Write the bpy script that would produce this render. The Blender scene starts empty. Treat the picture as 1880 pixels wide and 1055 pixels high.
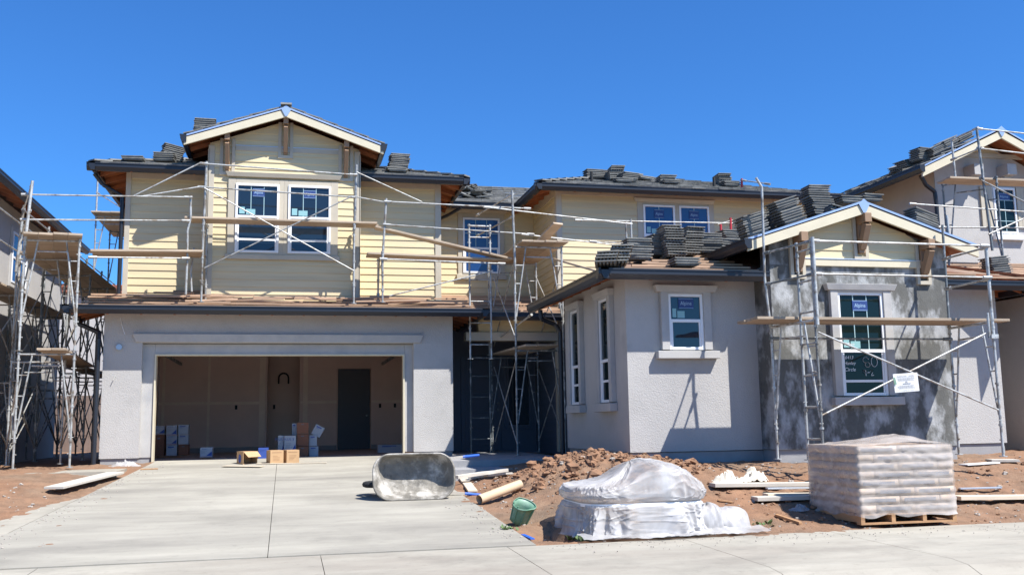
import bpy, math, random
from mathutils import Vector, Matrix, noise
R = math.radians
random.seed(7)
scene = bpy.context.scene
# ------------------------------------------------------------------ camera
CAMZ = 1.3
FPX, PIT, YAW, ROL = 1786.33, .13765, .22802, -.016165
fw = Vector((math.sin(YAW)*math.cos(PIT), math.cos(YAW)*math.cos(PIT), math.sin(PIT)))
rt = Vector((math.cos(YAW), -math.sin(YAW), 0))
up = rt.cross(fw)
r2 = rt*math.cos(ROL) + up*math.sin(ROL)
u2 = up*math.cos(ROL) - rt*math.sin(ROL)
cd = bpy.data.cameras.new('camera'); cam = bpy.data.objects.new('camera', cd)
scene.collection.objects.link(cam)
m = Matrix((r2, u2, -fw)).transposed().to_4x4(); m.translation = Vector((0, 0, CAMZ))
cam.matrix_world = m
cd.sensor_width = 36; cd.lens = 36*FPX/1880; cd.clip_end = 2000; cd.clip_start = .1
scene.camera = cam
# ------------------------------------------------------------------ light
SUN = Vector((.95, -1, 1.88)).normalized()
EL = math.asin(SUN.z); AZ = math.atan2(SUN.x, SUN.y)
w = bpy.data.worlds.new('World'); scene.world = w; w.use_nodes = True
nt = w.node_tree; bg = nt.nodes['Background']
sky = nt.nodes.new('ShaderNodeTexSky'); sky.sky_type = 'NISHITA'; sky.sun_disc = False
sky.sun_elevation = EL; sky.sun_rotation = AZ
sky.air_density = 1.0; sky.dust_density = 0.3; sky.ozone_density = 3.0
hs = nt.nodes.new('ShaderNodeVectorMath'); hs.operation = 'MULTIPLY'; hs.inputs[1].default_value = (.42, .98, 1.66)
nt.links.new(sky.outputs[0], hs.inputs[0]); nt.links.new(hs.outputs[0], bg.inputs[0])
bg.inputs[1].default_value = .065
sd = bpy.data.lights.new('sun', 'SUN'); sd.energy = 5.0; sd.angle = R(.5); sd.color = (1, .985, .95)
so = bpy.data.objects.new('sun', sd); scene.collection.objects.link(so)
so.rotation_euler = (-SUN).to_track_quat('-Z', 'Y').to_euler()
scene.view_settings.view_transform = 'Standard'; scene.view_settings.look = 'None'
scene.view_settings.exposure = 0.80; scene.view_settings.gamma = 1
scene.render.engine = 'CYCLES'
scene.cycles.max_bounces = 8; scene.cycles.transparent_max_bounces = 12

# ------------------------------------------------------------------ helpers
def ray(px, py):
    return r2*((px-940)/FPX) + u2*((527.5-py)/FPX) + fw
def aY(px, py, Y):
    d = ray(px, py); t = Y/d.y; return Vector((t*d.x, Y, CAMZ+t*d.z))
def aZ(px, py, Z):
    d = ray(px, py); t = (Z-CAMZ)/d.z; return Vector((t*d.x, t*d.y, Z))
def onp(px, py, a, b, c):            # plane z = a + b x + c y
    d = ray(px, py); t = (a-CAMZ)/(d.z-b*d.x-c*d.y); return Vector((t*d.x, t*d.y, CAMZ+t*d.z))

def lin(c):
    return tuple(((v/255)/12.92 if v/255 <= .04045 else ((v/255+.055)/1.055)**2.4) for v in c)

def mat(name, col, rough=.7, var=.12, vscale=3.0, bump=0.0, bscale=60.0, metal=0.0, spec=.5,
        col2=None, c2scale=1.2, c2amt=(.45, .65), stretch=(1, 1, 1), rand=0.0, detail=6, bdist=.01, stain=None):
    col = (col[0], col[1]*.97, col[2]*.92)
    if col2: col2 = (col2[0], col2[1]*.97, col2[2]*.92)
    m = bpy.data.materials.new(name); m.use_nodes = True; n = m.node_tree.nodes; l = m.node_tree.links
    b = n['Principled BSDF']; b.inputs['Roughness'].default_value = rough; b.inputs['Metallic'].default_value = metal
    b.inputs['Specular IOR Level'].default_value = spec
    tc = n.new('ShaderNodeTexCoord'); mp = n.new('ShaderNodeMapping'); l.new(tc.outputs['Object'], mp.inputs[0])
    mp.inputs['Scale'].default_value = stretch
    oi = n.new('ShaderNodeObjectInfo')
    ad = n.new('ShaderNodeVectorMath'); ad.operation = 'ADD'
    sc = n.new('ShaderNodeVectorMath'); sc.operation = 'SCALE'; sc.inputs[3].default_value = 37.0
    cx = n.new('ShaderNodeCombineXYZ')
    for i in range(3): l.new(oi.outputs['Random'], cx.inputs[i])
    l.new(cx.outputs[0], sc.inputs[0]); l.new(mp.outputs[0], ad.inputs[0]); l.new(sc.outputs[0], ad.inputs[1])
    ns = n.new('ShaderNodeTexNoise'); ns.inputs['Scale'].default_value = vscale; ns.inputs['Detail'].default_value = detail
    ns.inputs['Roughness'].default_value = .62
    l.new(ad.outputs[0], ns.inputs['Vector'])
    mr = n.new('ShaderNodeMapRange'); mr.inputs[1].default_value = .25; mr.inputs[2].default_value = .75
    mr.inputs[3].default_value = 1-var; mr.inputs[4].default_value = 1+var
    l.new(ns.outputs[0], mr.inputs[0])
    mul = n.new('ShaderNodeVectorMath'); mul.operation = 'SCALE'; mul.inputs[0].default_value = col[:3]
    last = None
    if col2 is not None:
        n2 = n.new('ShaderNodeTexNoise'); n2.inputs['Scale'].default_value = c2scale; n2.inputs['Detail'].default_value = 7
        n2.inputs['Roughness'].default_value = .6
        l.new(ad.outputs[0], n2.inputs['Vector'])
        m2 = n.new('ShaderNodeMapRange'); m2.inputs[1].default_value = c2amt[0]; m2.inputs[2].default_value = c2amt[1]
        l.new(n2.outputs[0], m2.inputs[0])
        mx = n.new('ShaderNodeMix'); mx.data_type = 'RGBA'; l.new(m2.outputs[0], mx.inputs['Factor'])
        mx.inputs['A'].default_value = (*col[:3], 1); mx.inputs['B'].default_value = (*col2[:3], 1)
        l.new(mx.outputs['Result'], mul.inputs[0])
    fac = mr.outputs[0]
    for (ss, lo, hi, k) in (stain or ()):       # (scale, from, to, darkest factor): spots of dirt and wear
        n3 = n.new('ShaderNodeTexNoise'); n3.inputs['Scale'].default_value = ss; n3.inputs['Detail'].default_value = 9; n3.inputs['Roughness'].default_value = .68
        o3 = n.new('ShaderNodeVectorMath'); o3.operation = 'ADD'; o3.inputs[1].default_value = (ss*3.1, 7.7, ss)
        l.new(tc.outputs['Object'], o3.inputs[0]); l.new(o3.outputs[0], n3.inputs['Vector'])
        m3 = n.new('ShaderNodeMapRange'); m3.inputs[1].default_value = lo; m3.inputs[2].default_value = hi; m3.inputs[3].default_value = 1; m3.inputs[4].default_value = k
        l.new(n3.outputs[0], m3.inputs[0]); mm3 = n.new('ShaderNodeMath'); mm3.operation = 'MULTIPLY'; l.new(fac, mm3.inputs[0]); l.new(m3.outputs[0], mm3.inputs[1]); fac = mm3.outputs[0]
    if rand:
        r_ = n.new('ShaderNodeMapRange'); r_.inputs[3].default_value = 1-rand; r_.inputs[4].default_value = 1+rand
        l.new(oi.outputs['Random'], r_.inputs[0])
        mm = n.new('ShaderNodeMath'); mm.operation = 'MULTIPLY'; l.new(fac, mm.inputs[0]); l.new(r_.outputs[0], mm.inputs[1]); fac = mm.outputs[0]
    l.new(fac, mul.inputs[3]); l.new(mul.outputs[0], b.inputs['Base Color'])
    if bump:
        nb = n.new('ShaderNodeTexNoise'); nb.inputs['Scale'].default_value = bscale; nb.inputs['Detail'].default_value = 4
        l.new(ad.outputs[0], nb.inputs['Vector'])
        bp = n.new('ShaderNodeBump'); bp.inputs['Strength'].default_value = bump; bp.inputs['Distance'].default_value = bdist
        l.new(nb.outputs[0], bp.inputs['Height']); l.new(bp.outputs[0], b.inputs['Normal'])
    return m

def pmat(name, col, rough=.5, **k):
    m = bpy.data.materials.new(name); m.use_nodes = True; b = m.node_tree.nodes['Principled BSDF']
    b.inputs['Base Color'].default_value = (*col[:3], 1); b.inputs['Roughness'].default_value = rough
    for kk, v in k.items(): b.inputs[kk].default_value = v
    return m

M = {}
M['siding'] = mat('cream_siding', (.66, .555, .345), .55, .06, 2.5, .12, 45, stretch=(.5, 1, 8), col2=(.58, .485, .31), c2scale=.8, stain=((30, .66, .72, .8),))
M['trim'] = mat('taupe_trim', (.50, .45, .36), .55, .05, 4, .1, 60, col2=(.44, .40, .33), c2scale=1.5)
M['rake'] = mat('cream_rake', (.62, .56, .42), .5, .06, 5, .1, 60)
M['stucco'] = mat('grey_stucco', (.46, .447, .436), .9, .10, 2.2, .6, 55, col2=(.395, .385, .38), c2scale=.55, c2amt=(.42, .7), bdist=.012, stain=((1.4, .54, .78, .84), (6, .6, .8, .88)))
M['stucco_smooth'] = mat('stucco_trim', (.45, .440, .430), .85, .06, 5, .35, 90, col2=(.37, .37, .38), c2scale=1.5)
M['plaster'] = mat('raw_render', (.115, .115, .108), .8, .22, 3.2, .5, 40, col2=(.38, .39, .40), c2scale=2.1, c2amt=(.46, .60), stretch=(1.6, 1, .9), detail=9, stain=((2.2, .5, .7, .6), (14, .55, .75, .7)))
M['foundation'] = mat('foundation_concrete', (.30, .30, .31), .9, .12, 4, .3, 30)
M['gutter'] = mat('slate_gutter', (.017, .020, .029), .4, .08, 2, spec=.5)
M['white'] = mat('white_vinyl', (.80, .82, .86), .35, .02, 5)
M['soffit'] = mat('soffit_wood', (.36, .125, .045), .6, .22, 3, .1, 40, stretch=(1, 6, 1), col2=(.24, .075, .028), c2scale=2)
M['tile'] = mat('concrete_tile', (.20, .20, .19), .8, .25, 5, .5, 60, rand=.25, col2=(.13, .13, .13), c2scale=4)
M['tile_field'] = mat('laid_tile', (.20, .20, .19), .85, .35, 7, .6, 45, col2=(.11, .11, .11), c2scale=5)
M['deck'] = mat('roof_underlay', (.25, .17, .12), .8, .2, 4, .2, 30, col2=(.17, .10, .075), c2scale=1.5)
M['felt'] = mat('black_felt', (.03, .03, .032), .8, .2, 4)
M['batten'] = mat('batten_wood', (.45, .30, .20), .7, .25, 6, .15, 50, stretch=(.6, 5, 5), rand=.3)
M['plank'] = mat('scaffold_plank', (.42, .335, .25), .75, .22, 4, .25, 60, stretch=(.5, 5, 5), rand=.18, col2=(.30, .23, .17), c2scale=2)
M['post'] = mat('brown_timber', (.30, .19, .115), .6, .15, 4, .1, 50, stretch=(1, 1, 1))
M['galv'] = mat('galvanised_tube', (.42, .43, .43), .45, .28, 9, .1, 80, metal=.3, col2=(.22, .185, .15), c2scale=6, c2amt=(.50, .64), rand=.2, stain=((26, .55, .66, .5),))
M['galv_dark'] = mat('worn_and_shaded_tube', (.16, .18, .19), .5, .3, 9, .1, 80, metal=.3, col2=(.45, .45, .45), c2scale=6, c2amt=(.52, .62))  # dark worn metal, also painted shade on lower and rear scaffold frames
M['red'] = pmat('red_paint', (.45, .03, .04), .5)
M['tape'] = mat('joint_compound', (.80, .66, .55), .9, .12, 3)
M['stone2'] = mat('pale_grit', (.34, .27, .2), .9, .2, 8)
M['drywall'] = mat('drywall', (.74, .56, .48), .9, .05, 1.2, .05, 20, col2=(.66, .50, .43), c2scale=.5)
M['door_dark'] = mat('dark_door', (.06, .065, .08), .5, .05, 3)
M['door_shade_grey'] = mat('grey_door_and_porch_shade', (.11, .125, .17), .5, .05, 3)  # front door colour, also painted on porch parts to imitate shade
M['black'] = pmat('black_void', (.008, .008, .01), .8)
M['concrete'] = mat('driveway_concrete', (.365, .345, .295), .82, .15, 1.6, .18, 70, col2=(.245, .230, .200), c2scale=.7, c2amt=(.38, .68), stretch=(.45, 1.6, 1), detail=10, bdist=.004, stain=((1.1, .52, .72, .82), (9, .58, .75, .80), (38, .56, .8, .84)))
M['sidewalk'] = mat('sidewalk_concrete', (.365, .342, .29), .82, .15, 2.0, .18, 70, col2=(.28, .25, .21), c2scale=.6, c2amt=(.42, .72), stretch=(.5, 1.6, 1), detail=10, bdist=.004, stain=((1.3, .5, .72, .78), (8, .56, .75, .76), (38, .56, .8, .84)))
M['joint'] = pmat('joint_dirt', (.22, .17, .13), .9)
M['asphalt'] = mat('asphalt', (.15, .15, .153), .9, .12, 3, .6, 90, col2=(.2, .19, .185), c2scale=.8)
M['lumber'] = mat('pale_lumber', (.60, .52, .41), .7, .12, 3, .15, 50, stretch=(.6, 6, 6), rand=.1)
M['grey_lumber'] = mat('grey_board', (.50, .47, .42), .8, .14, 3, .2, 50, stretch=(.6, 6, 6), rand=.1)
M['card'] = mat('cardboard', (.47, .30, .16), .8, .08, 4, .05, 20, rand=.08)
M['card_dark'] = mat('brown_card', (.22, .09, .05), .8, .08, 4)
M['carton'] = mat('white_carton', (.38, .40, .44), .6, .05, 4)
M['print_blue'] = pmat('print_blue', (.03, .07, .28), .6)
M['print_red'] = pmat('print_red', (.5, .06, .06), .6)
M['print_grey'] = pmat('print_grey', (.16, .17, .2), .6)
M['blue_film'] = mat('blue_flashing', (.34, .46, .70), .35, .10, 3, metal=.25)
M['metal_strip'] = mat('bright_flashing', (.62, .68, .78), .3, .06, 3, metal=.5)
M['sticker'] = pmat('sticker_blue', (.02, .05, .18), .5)
M['sticker_text'] = pmat('sticker_text', (.35, .50, .65), .5)
M['muntin'] = pmat('muntin', (.35, .50, .52), .5)
M['note'] = pmat('note_paper', (.24, .45, .47), .6)
M['paint_white'] = pmat('marker_white', (.8, .8, .8), .6)
M['green'] = mat('green_plastic', (.11, .26, .17), .5, .15, 5, .1, 30, col2=(.25, .36, .29), c2scale=3)
M['bluegrip'] = pmat('blue_grip', (.02, .11, .50), .45)
M['tray'] = mat('mortar_tray', (.20, .185, .16), .7, .35, 5, .8, 18, col2=(.42, .40, .37), c2scale=2.5, c2amt=(.5, .62), bdist=.02, stain=((4, .55, .68, .45), (16, .55, .7, .6)))
M['rubber'] = pmat('rubber', (.02, .02, .02), .8)
M['signwhite'] = mat('sign_white', (.72, .73, .74), .5, .04, 8)
M['fence'] = mat('fence_wood', (.20, .15, .13), .85, .2, 3, .2, 30, stretch=(6, 1, .6))
M['redtile'] = mat('clay_tile', (.30, .11, .07), .8, .2, 6)
M['bag'] = mat('cement_bag', (.56, .43, .32), .8, .2, 6, .2, 14, rand=.3, col2=(.36, .31, .29), c2scale=5)
M['pallet'] = mat('pallet_wood', (.42, .24, .12), .75, .2, 5, .2, 50)
M['pipe'] = mat('cardboard_tube', (.56, .42, .28), .7, .06, 4)
M['cloth'] = mat('dirty_cloth', (.62, .57, .48), .9, .15, 8, .4, 30)
M['weed'] = mat('weed_leaf', (.10, .16, .05), .6, .3, 8)
def glass(name, col, rough=.03):
    return pmat(name, col, rough, **{'Specular IOR Level': .7})
M['pane'] = glass('window_glass', (.012, .022, .035))
M['pane_blue'] = glass('filmed_glass', (.012, .045, .155), .18)
M['pane_green'] = pmat('green_glass', (.006, .014, .014), .03, **{'Specular IOR Level': .3})
# plastics
def film(name, col, alpha, rough, bump, bscale, st=(1, 1, 1), dist=1.5):
    m = bpy.data.materials.new(name); m.use_nodes = True; n = m.node_tree.nodes; l = m.node_tree.links
    b = n['Principled BSDF']; b.inputs['Roughness'].default_value = rough; b.inputs['Base Color'].default_value = (*col, 1)
    b.inputs['Specular IOR Level'].default_value = .45
    tc = n.new('ShaderNodeTexCoord'); mp = n.new('ShaderNodeMapping'); mp.inputs['Scale'].default_value = st; l.new(tc.outputs['Object'], mp.inputs[0])
    ns = n.new('ShaderNodeTexNoise'); ns.inputs['Scale'].default_value = bscale; ns.inputs['Detail'].default_value = 5
    ns.noise_type = 'RIDGED_MULTIFRACTAL'; ns.inputs['Distortion'].default_value = dist*.4; ns.inputs['Roughness'].default_value = .45
    l.new(mp.outputs[0], ns.inputs['Vector'])
    bp = n.new('ShaderNodeBump'); bp.inputs['Strength'].default_value = bump; bp.inputs['Distance'].default_value = .03
    l.new(ns.outputs[0], bp.inputs['Height']); l.new(bp.outputs[0], b.inputs['Normal'])
    mr = n.new('ShaderNodeMapRange'); mr.inputs[1].default_value = .35; mr.inputs[2].default_value = .7
    mr.inputs[3].default_value = alpha[0]; mr.inputs[4].default_value = alpha[1]
    n2 = n.new('ShaderNodeTexNoise'); n2.inputs['Scale'].default_value = bscale*.6; n2.inputs['Detail'].default_value = 6
    n2.inputs['Distortion'].default_value = dist
    l.new(mp.outputs[0], n2.inputs['Vector']); l.new(n2.outputs[0], mr.inputs[0]); l.new(mr.outputs[0], b.inputs['Alpha'])
    return m
M['wrap'] = film('stretch_wrap', (.60, .53, .47), (.22, .78), .25, .6, 3.4, (.6, 1, 1.6), 1.0)
M['poly'] = film('milky_plastic', (.50, .48, .462), (.42, .98), .36, .6, 2.6, (1, 1, 1), 1.4)

class MB:
    def __init__(s): s.v = []; s.f = []; s.mi = []; s.T = None; s.m = 0; s.sm = []; s.smooth = False
    def add(s, vs, fs, smooth=None):
        o = len(s.v)
        for p in vs:
            p = Vector(p)
            if s.T: p = Vector(s.T(p.x, p.y, p.z))
            s.v.append(p)
        for f in fs:
            s.f.append([i+o for i in f]); s.mi.append(s.m); s.sm.append(s.smooth if smooth is None else smooth)
        return s
    def box(s, x0, x1, y0, y1, z0, z1):
        if x0 > x1: x0, x1 = x1, x0
        if y0 > y1: y0, y1 = y1, y0
        if z0 > z1: z0, z1 = z1, z0
        return s.add([(x0,y0,z0),(x1,y0,z0),(x1,y1,z0),(x0,y1,z0),(x0,y0,z1),(x1,y0,z1),(x1,y1,z1),(x0,y1,z1)],
              [(0,3,2,1),(4,5,6,7),(0,1,5,4),(1,2,6,5),(2,3,7,6),(3,0,4,7)])
    def obox(s, c, ax, ay, az):      # centre, half-vectors
        c, ax, ay, az = map(Vector, (c, ax, ay, az))
        vs = [c+i*ax+j*ay+k*az for k in (-1, 1) for i, j in ((-1,-1),(1,-1),(1,1),(-1,1))]
        return s.add(vs, [(0,3,2,1),(4,5,6,7),(0,1,5,4),(1,2,6,5),(2,3,7,6),(3,0,4,7)])
    def bar(s, p, q, wd, ht, upv=(0,0,1)):   # rectangular bar from p to q
        p, q = Vector(p), Vector(q); d = (q-p); L = d.length; d = d/L; upv = Vector(upv)
        sd = d.cross(upv); 
        if sd.length < 1e-4: sd = d.cross(Vector((1,0,0)))
        sd.normalize(); u = sd.cross(d).normalized()
        return s.obox((p+q)/2, d*L/2, sd*wd/2, u*ht/2)
    def tube(s, p, q, r, n=10, r2=None, cap=True):
        p, q = Vector(p), Vector(q); d = (q-p).normalized(); a = d.orthogonal().normalized(); b = d.cross(a)
        r2 = r if r2 is None else r2
        vs = []
        for c, rr in ((p, r), (q, r2)):
            for i in range(n):
                t = 2*math.pi*i/n; vs.append(c + a*math.cos(t)*rr + b*math.sin(t)*rr)
        s.add(vs, [(i, (i+1) % n, n+(i+1) % n, n+i) for i in range(n)], True)
        if cap: s.add(vs, [tuple(range(n))[::-1], tuple(range(n, 2*n))], False)
        return s
    def path(s, pts, r, n=8):
        for a, b in zip(pts, pts[1:]): s.tube(a, b, r, n)
        return s
    def prism(s, prof, p, q, side, upv):      # extrude 2-d profile (side,up) from p to q
        p, q, side, upv = map(Vector, (p, q, side, upv)); n = len(prof)
        vs = [c+side*a+upv*b for c in (p, q) for a, b in prof]
        return s.add(vs, [(i, (i+1) % n, n+(i+1) % n, n+i) for i in range(n)] + [tuple(range(n))[::-1], tuple(range(n, 2*n))])
    def build(s, name, mats, parent=None, loc=None, bevel=0, smooth=False):
        me = bpy.data.meshes.new(name)
        off = Vector((0,0,0))
        if parent is not None and loc is None:
            r = parent
            while r.parent: r = r.parent
            if r.get('_abs', 1): off = r.location.copy()
        if parent is None and loc is not None: off = Vector(loc)
        me.from_pydata([tuple(v-off) for v in s.v], [], s.f)
        if not isinstance(mats, (list, tuple)): mats = [mats]
        for mm in mats: me.materials.append(mm)
        for p, i, k in zip(me.polygons, s.mi, s.sm):
            p.material_index = i; p.use_smooth = k or smooth
        me.update()
        import bmesh
        bm = bmesh.new(); bm.from_mesh(me); bmesh.ops.recalc_face_normals(bm, faces=bm.faces); bm.to_mesh(me); bm.free()
        o = bpy.data.objects.new(name, me); scene.collection.objects.link(o)
        if parent is not None: o.parent = parent
        elif loc is not None: o.location = loc
        if bevel:
            b = o.modifiers.new('bevel', 'BEVEL'); b.width = bevel; b.segments = 2; b.limit_method = 'ANGLE'
        return o
def tag(o, label=None, cat=None, group=None, kind=None):
    if label: o['label'] = label
    if cat: o['category'] = cat
    if group: o['group'] = group
    if kind: o['kind'] = kind
    return o
def thing(name, label, cat, loc=(0,0,0), group=None, rz=0):
    o = bpy.data.objects.new(name, None); scene.collection.objects.link(o); o.location = loc
    o.rotation_euler = (0, 0, rz); o.empty_display_size = .2
    return tag(o, label, cat, group)
def copy_tree(o, parent=None):
    c = o.copy(); scene.collection.objects.link(c); c.parent = parent
    for ch in [x for x in bpy.data.objects if x.parent == o]: copy_tree(ch, c)
    return c
_tc = {}
def text_geo(s, txt, size, T, mi=0, center=True, shear=0):
    """append flat lettering to MB s: local (u,v) plane mapped by T(u,v)"""
    if (txt, size, shear) not in _tc:
        cu = bpy.data.curves.new('t', 'FONT'); cu.body = txt; cu.size = size; cu.shear = shear
        cu.align_x = 'CENTER' if center else 'LEFT'; cu.align_y = 'CENTER'; cu.resolution_u = 3
        ob = bpy.data.objects.new('t', cu); scene.collection.objects.link(ob)
        bpy.context.view_layer.update()
        me = bpy.data.meshes.new_from_object(ob)
        _tc[(txt, size, shear)] = ([v.co.copy() for v in me.vertices], [tuple(p.vertices) for p in me.polygons])
        bpy.data.objects.remove(ob); bpy.data.curves.remove(cu); bpy.data.meshes.remove(me)
    vs, fs = _tc[(txt, size, shear)]
    old, oT = s.m, s.T; s.m = mi; s.T = None
    s.add([T(v.x, v.y) for v in vs], fs, False); s.m = old; s.T = oT

GPROF = [(0,0),(.075,0),(.085,.02),(.118,.07),(.118,.125),(.13,.13),(.13,.155),(0,.155)]
def gutter(name, parent, pts, out):      # pts: top-outer line (world); out: outward unit vector(s) for each run
    g = MB()
    for (a, b), o in zip(zip(pts, pts[1:]), out):
        a, b, o = Vector(a), Vector(b), Vector(o)
        base_a = a - o*.13 - Vector((0,0,.155)); base_b = b - o*.13 - Vector((0,0,.155))
        g.prism(GPROF, base_a, base_b, o, (0,0,1))
    return g.build(name, M['gutter'], parent)
# ================================================================== ground
def zdrive(y): return max(0, .64*(y-10.2)/9.6)
def sm(a, b, x):
    t = min(1, max(0, (x-a)/(b-a))); return t*t*(3-2*t)
def ybk(x): return 10.12 + .035*max(0, x-3) - .3*sm(7, 12, x)
def gz(x, y):
    if y < 10.0: return -.35
    if x < -2.3:      # left yard
        b = .02 + .60*sm(10.2, 18.3, y)
    elif x > 2.3:
        b = .0 + .62*sm(10.0, 13.6, y)*(1) 
        b = .02+.60*sm(10.1, 14.2, y)
    else: b = zdrive(y)-.08
    if y > 20: b = .55
    elif abs(x) > 2.3:
        k = sm(2.5, 4.6, x) if x > 0 else sm(2.5, 4.2, -x)
        b = b*k+(zdrive(y)+.0)*(1-k)
    return b
def mound(x, y):
    h = 0
    for cx, cy, rx, ry, hh in ((4.35,14.6,1.1,.9,.34),(5.0,13.9,.9,.6,.26),(3.7,14.0,.9,.7,.20),(4.6,13.2,1.2,.8,.12),(5.6,13.5,.6,.4,.08)):
        d = ((x-cx)/rx)**2+((y-cy)/ry)**2
        if d < 4: h += .36*hh*math.exp(-d*1.1)
    return h
def gh(x, y):
    z = gz(x, y)
    if y < 10.0: return z
    inside = -2.35 < x < 2.3
    if not inside and y < 40:
        p = Vector((x, y, 0)); k = 1 if y > 10.5 else (y-10)/.5
        z += k*(.035*noise.fractal(p*1.3, 1, 2, 4) + .022*noise.fractal(p*5.5, .8, 2, 5) + .012*max(0, noise.noise(p*13)))
        mh = mound(x, y)
        z += mh*(1+.30*noise.fractal(p*2.3, 1, 2, 3)) + min(mh*2, .2)*.26*noise.fractal(p*7, .7, 2, 5)
        # holes beside plastic
        d = ((x-2.95)/.2)**2+((y-10.9)/.35)**2
        if d < 3: z -= .2*math.exp(-d)
    return z
def axis(fine0, fine1, step, lo, hi):
    a = []; x = fine0
    while x <= fine1: a.append(x); x += step
    s = step; x = fine0
    L = []
    while x > lo: s *= 1.35; x -= s; L.append(max(x, lo))
    s = step; x = a[-1]; H = []
    while x < hi: s *= 1.35; x += s; H.append(min(x, hi))
    return L[::-1]+a+H
xs = axis(-6.0, 12.6, .045, -300, 300); ys = axis(10.0, 16.5, .045, 9.4, 500)
g = MB(); nx = len(xs)
g.v = [Vector((x, y, gh(x, y))) for y in ys for x in xs]
for j in range(len(ys)-1):
    for i in range(nx-1):
        g.f.append((j*nx+i, j*nx+i+1, (j+1)*nx+i+1, (j+1)*nx+i)); g.mi.append(0); g.sm.append(True)
M['dirt'] = mat('bare_dirt', (.245, .135, .078), .95, .28, 3.5, .8, 45, col2=(.20, .14, .095), c2scale=.55, c2amt=(.42, .68), detail=10, bdist=.02, stain=((3, .5, .75, .7), (18, .56, .75, .6)))
M['clod'] = mat('dirt_clod', (.26, .145, .085), .95, .22, 8, .8, 30, rand=.2, bdist=.01)
M['stone'] = mat('pebble', (.42, .38, .34), .9, .2, 8, rand=.2)
tag(g.build('ground', M['dirt']), kind='structure')
# clods of the mound + scattered pebbles (nobody could count them)
def lump(s, c, r, sq=.7):
    n, k = 7, 5; vs = []
    ph = random.random()*6; off = Vector((random.random()*50,)*3)
    for j in range(k+1):
        th = math.pi*j/k
        for i in range(n):
            a = 2*math.pi*i/n+ph
            d = Vector((math.sin(th)*math.cos(a), math.sin(th)*math.sin(a), math.cos(th)))
            rr = r*(1+.8*noise.noise(d*1.7+off))
            vs.append(Vector(c)+Vector((d.x*rr*1.15, d.y*rr, d.z*rr*sq)))
    fs = [(j*n+i, j*n+(i+1) % n, (j+1)*n+(i+1) % n, (j+1)*n+i) for j in range(k) for i in range(n)]
    s.add(vs, fs, False)
g = MB()
for i in range(4200):
    x = random.uniform(2.6, 6.6); y = random.uniform(11.9, 16)
    mh = mound(x, y)
    if mh > .03 and random.random() < mh*5+.15 and not (x > 5.1 and y > 14.3):
        r = min(.075, .009*math.exp(abs(random.gauss(0, .85)))); lump(g, (x, y, gh(x, y)+r*.25), r, random.uniform(.45, .85))
for x, y, r in ((4.15,12.95,.13),(3.95,13.5,.10),(4.9,13.1,.09),(3.4,13.2,.08),(4.6,12.7,.08),(5.3,13.3,.07),(4.3,13.6,.10),(3.75,12.9,.07)):
    lump(g, (x, y, gh(x, y)+r*.4), r)
for i in range(700):
    x = random.uniform(2.7, 12.0); y = random.uniform(10.3, 14.0)
    if 3.0 < x < 5.3 and y < 11.8: continue
    r = min(.04, .007*math.exp(abs(random.gauss(0, .8)))); lump(g, (x, y, gh(x, y)+r*.25), r)
tag(g.build('dirt_clods', M['clod']), 'reddish brown dirt clods heaped beside the wheelbarrow', 'dirt', kind='stuff')
g = MB()
for i in range(2600):
    x = random.uniform(-5.8, 12.3); y = random.uniform(10.25, 16.2)
    if -2.9 < x < 2.75 or (5.0 < x and y > 13.8): continue
    if noise.noise(Vector((x*.8, y*.8, 3))) < -.05 and random.random() < .75: continue
    r = random.uniform(.006, .02) if random.random() < .93 else random.uniform(.02, .04)
    lump(g, (x, y, gh(x, y)+r*.2), r)
for i in range(420):
    y = random.uniform(10.3, 19.5); e = random.choice((-1, 1)); d_ = abs(random.gauss(0, .22))
    x = (-2.42-(19.8-y)*.079+d_) if e < 0 else 2.33+(19.8-y)*.025-d_
    r = random.uniform(.004, .013); lump(g, (x, y, zdrive(y)+.03+r*.3), r)
for i in range(220):
    x = random.uniform(2.6, 9.5); y = 10.1-abs(random.gauss(0, .35)); r = random.uniform(.003, .008); lump(g, (x, y, .025+r*.3), r)
tag(g.build('pebbles', M['stone']), 'small grey stones scattered over the dirt yard', 'pebbles', kind='stuff')

# driveway
g = MB()
NL = 24
def dl(y): return -2.42 - .62*sm(21, 11.5, y) if False else (-2.42-(19.8-y)*.079 if y > 12 else -3.036-(12-y)*.35)
def dr(y): return 2.33+(19.8-y)*.025
ysd = [10.16+i*(19.95-10.16)/NL for i in range(NL+1)]
for (fa, fb) in ((0, .5), (.5, 1)):
    vs = []; k = 4
    for y in ysd:
        a, b = dl(y), dr(y); mid = -.16
        l_, r_ = (a, mid-.0035) if fa == 0 else (mid+.0035, b)
        for z in (0, -.12):
            vs += [(l_, y, zdrive(y)+.03+z), (r_, y, zdrive(y)+.03+z)]
    n = len(ysd)
    fs = []
    for j in range(n-1):
        o = j*4; q = o+4
        fs += [(o, o+1, q+1, q), (o, q, q+2, o+2), (o+1, o+3, q+3, q+1)]
    fs += [(0, 2, 3, 1)]
    g.add(vs, fs)
tag(g.build('driveway', M['concrete']), kind='structure')
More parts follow.
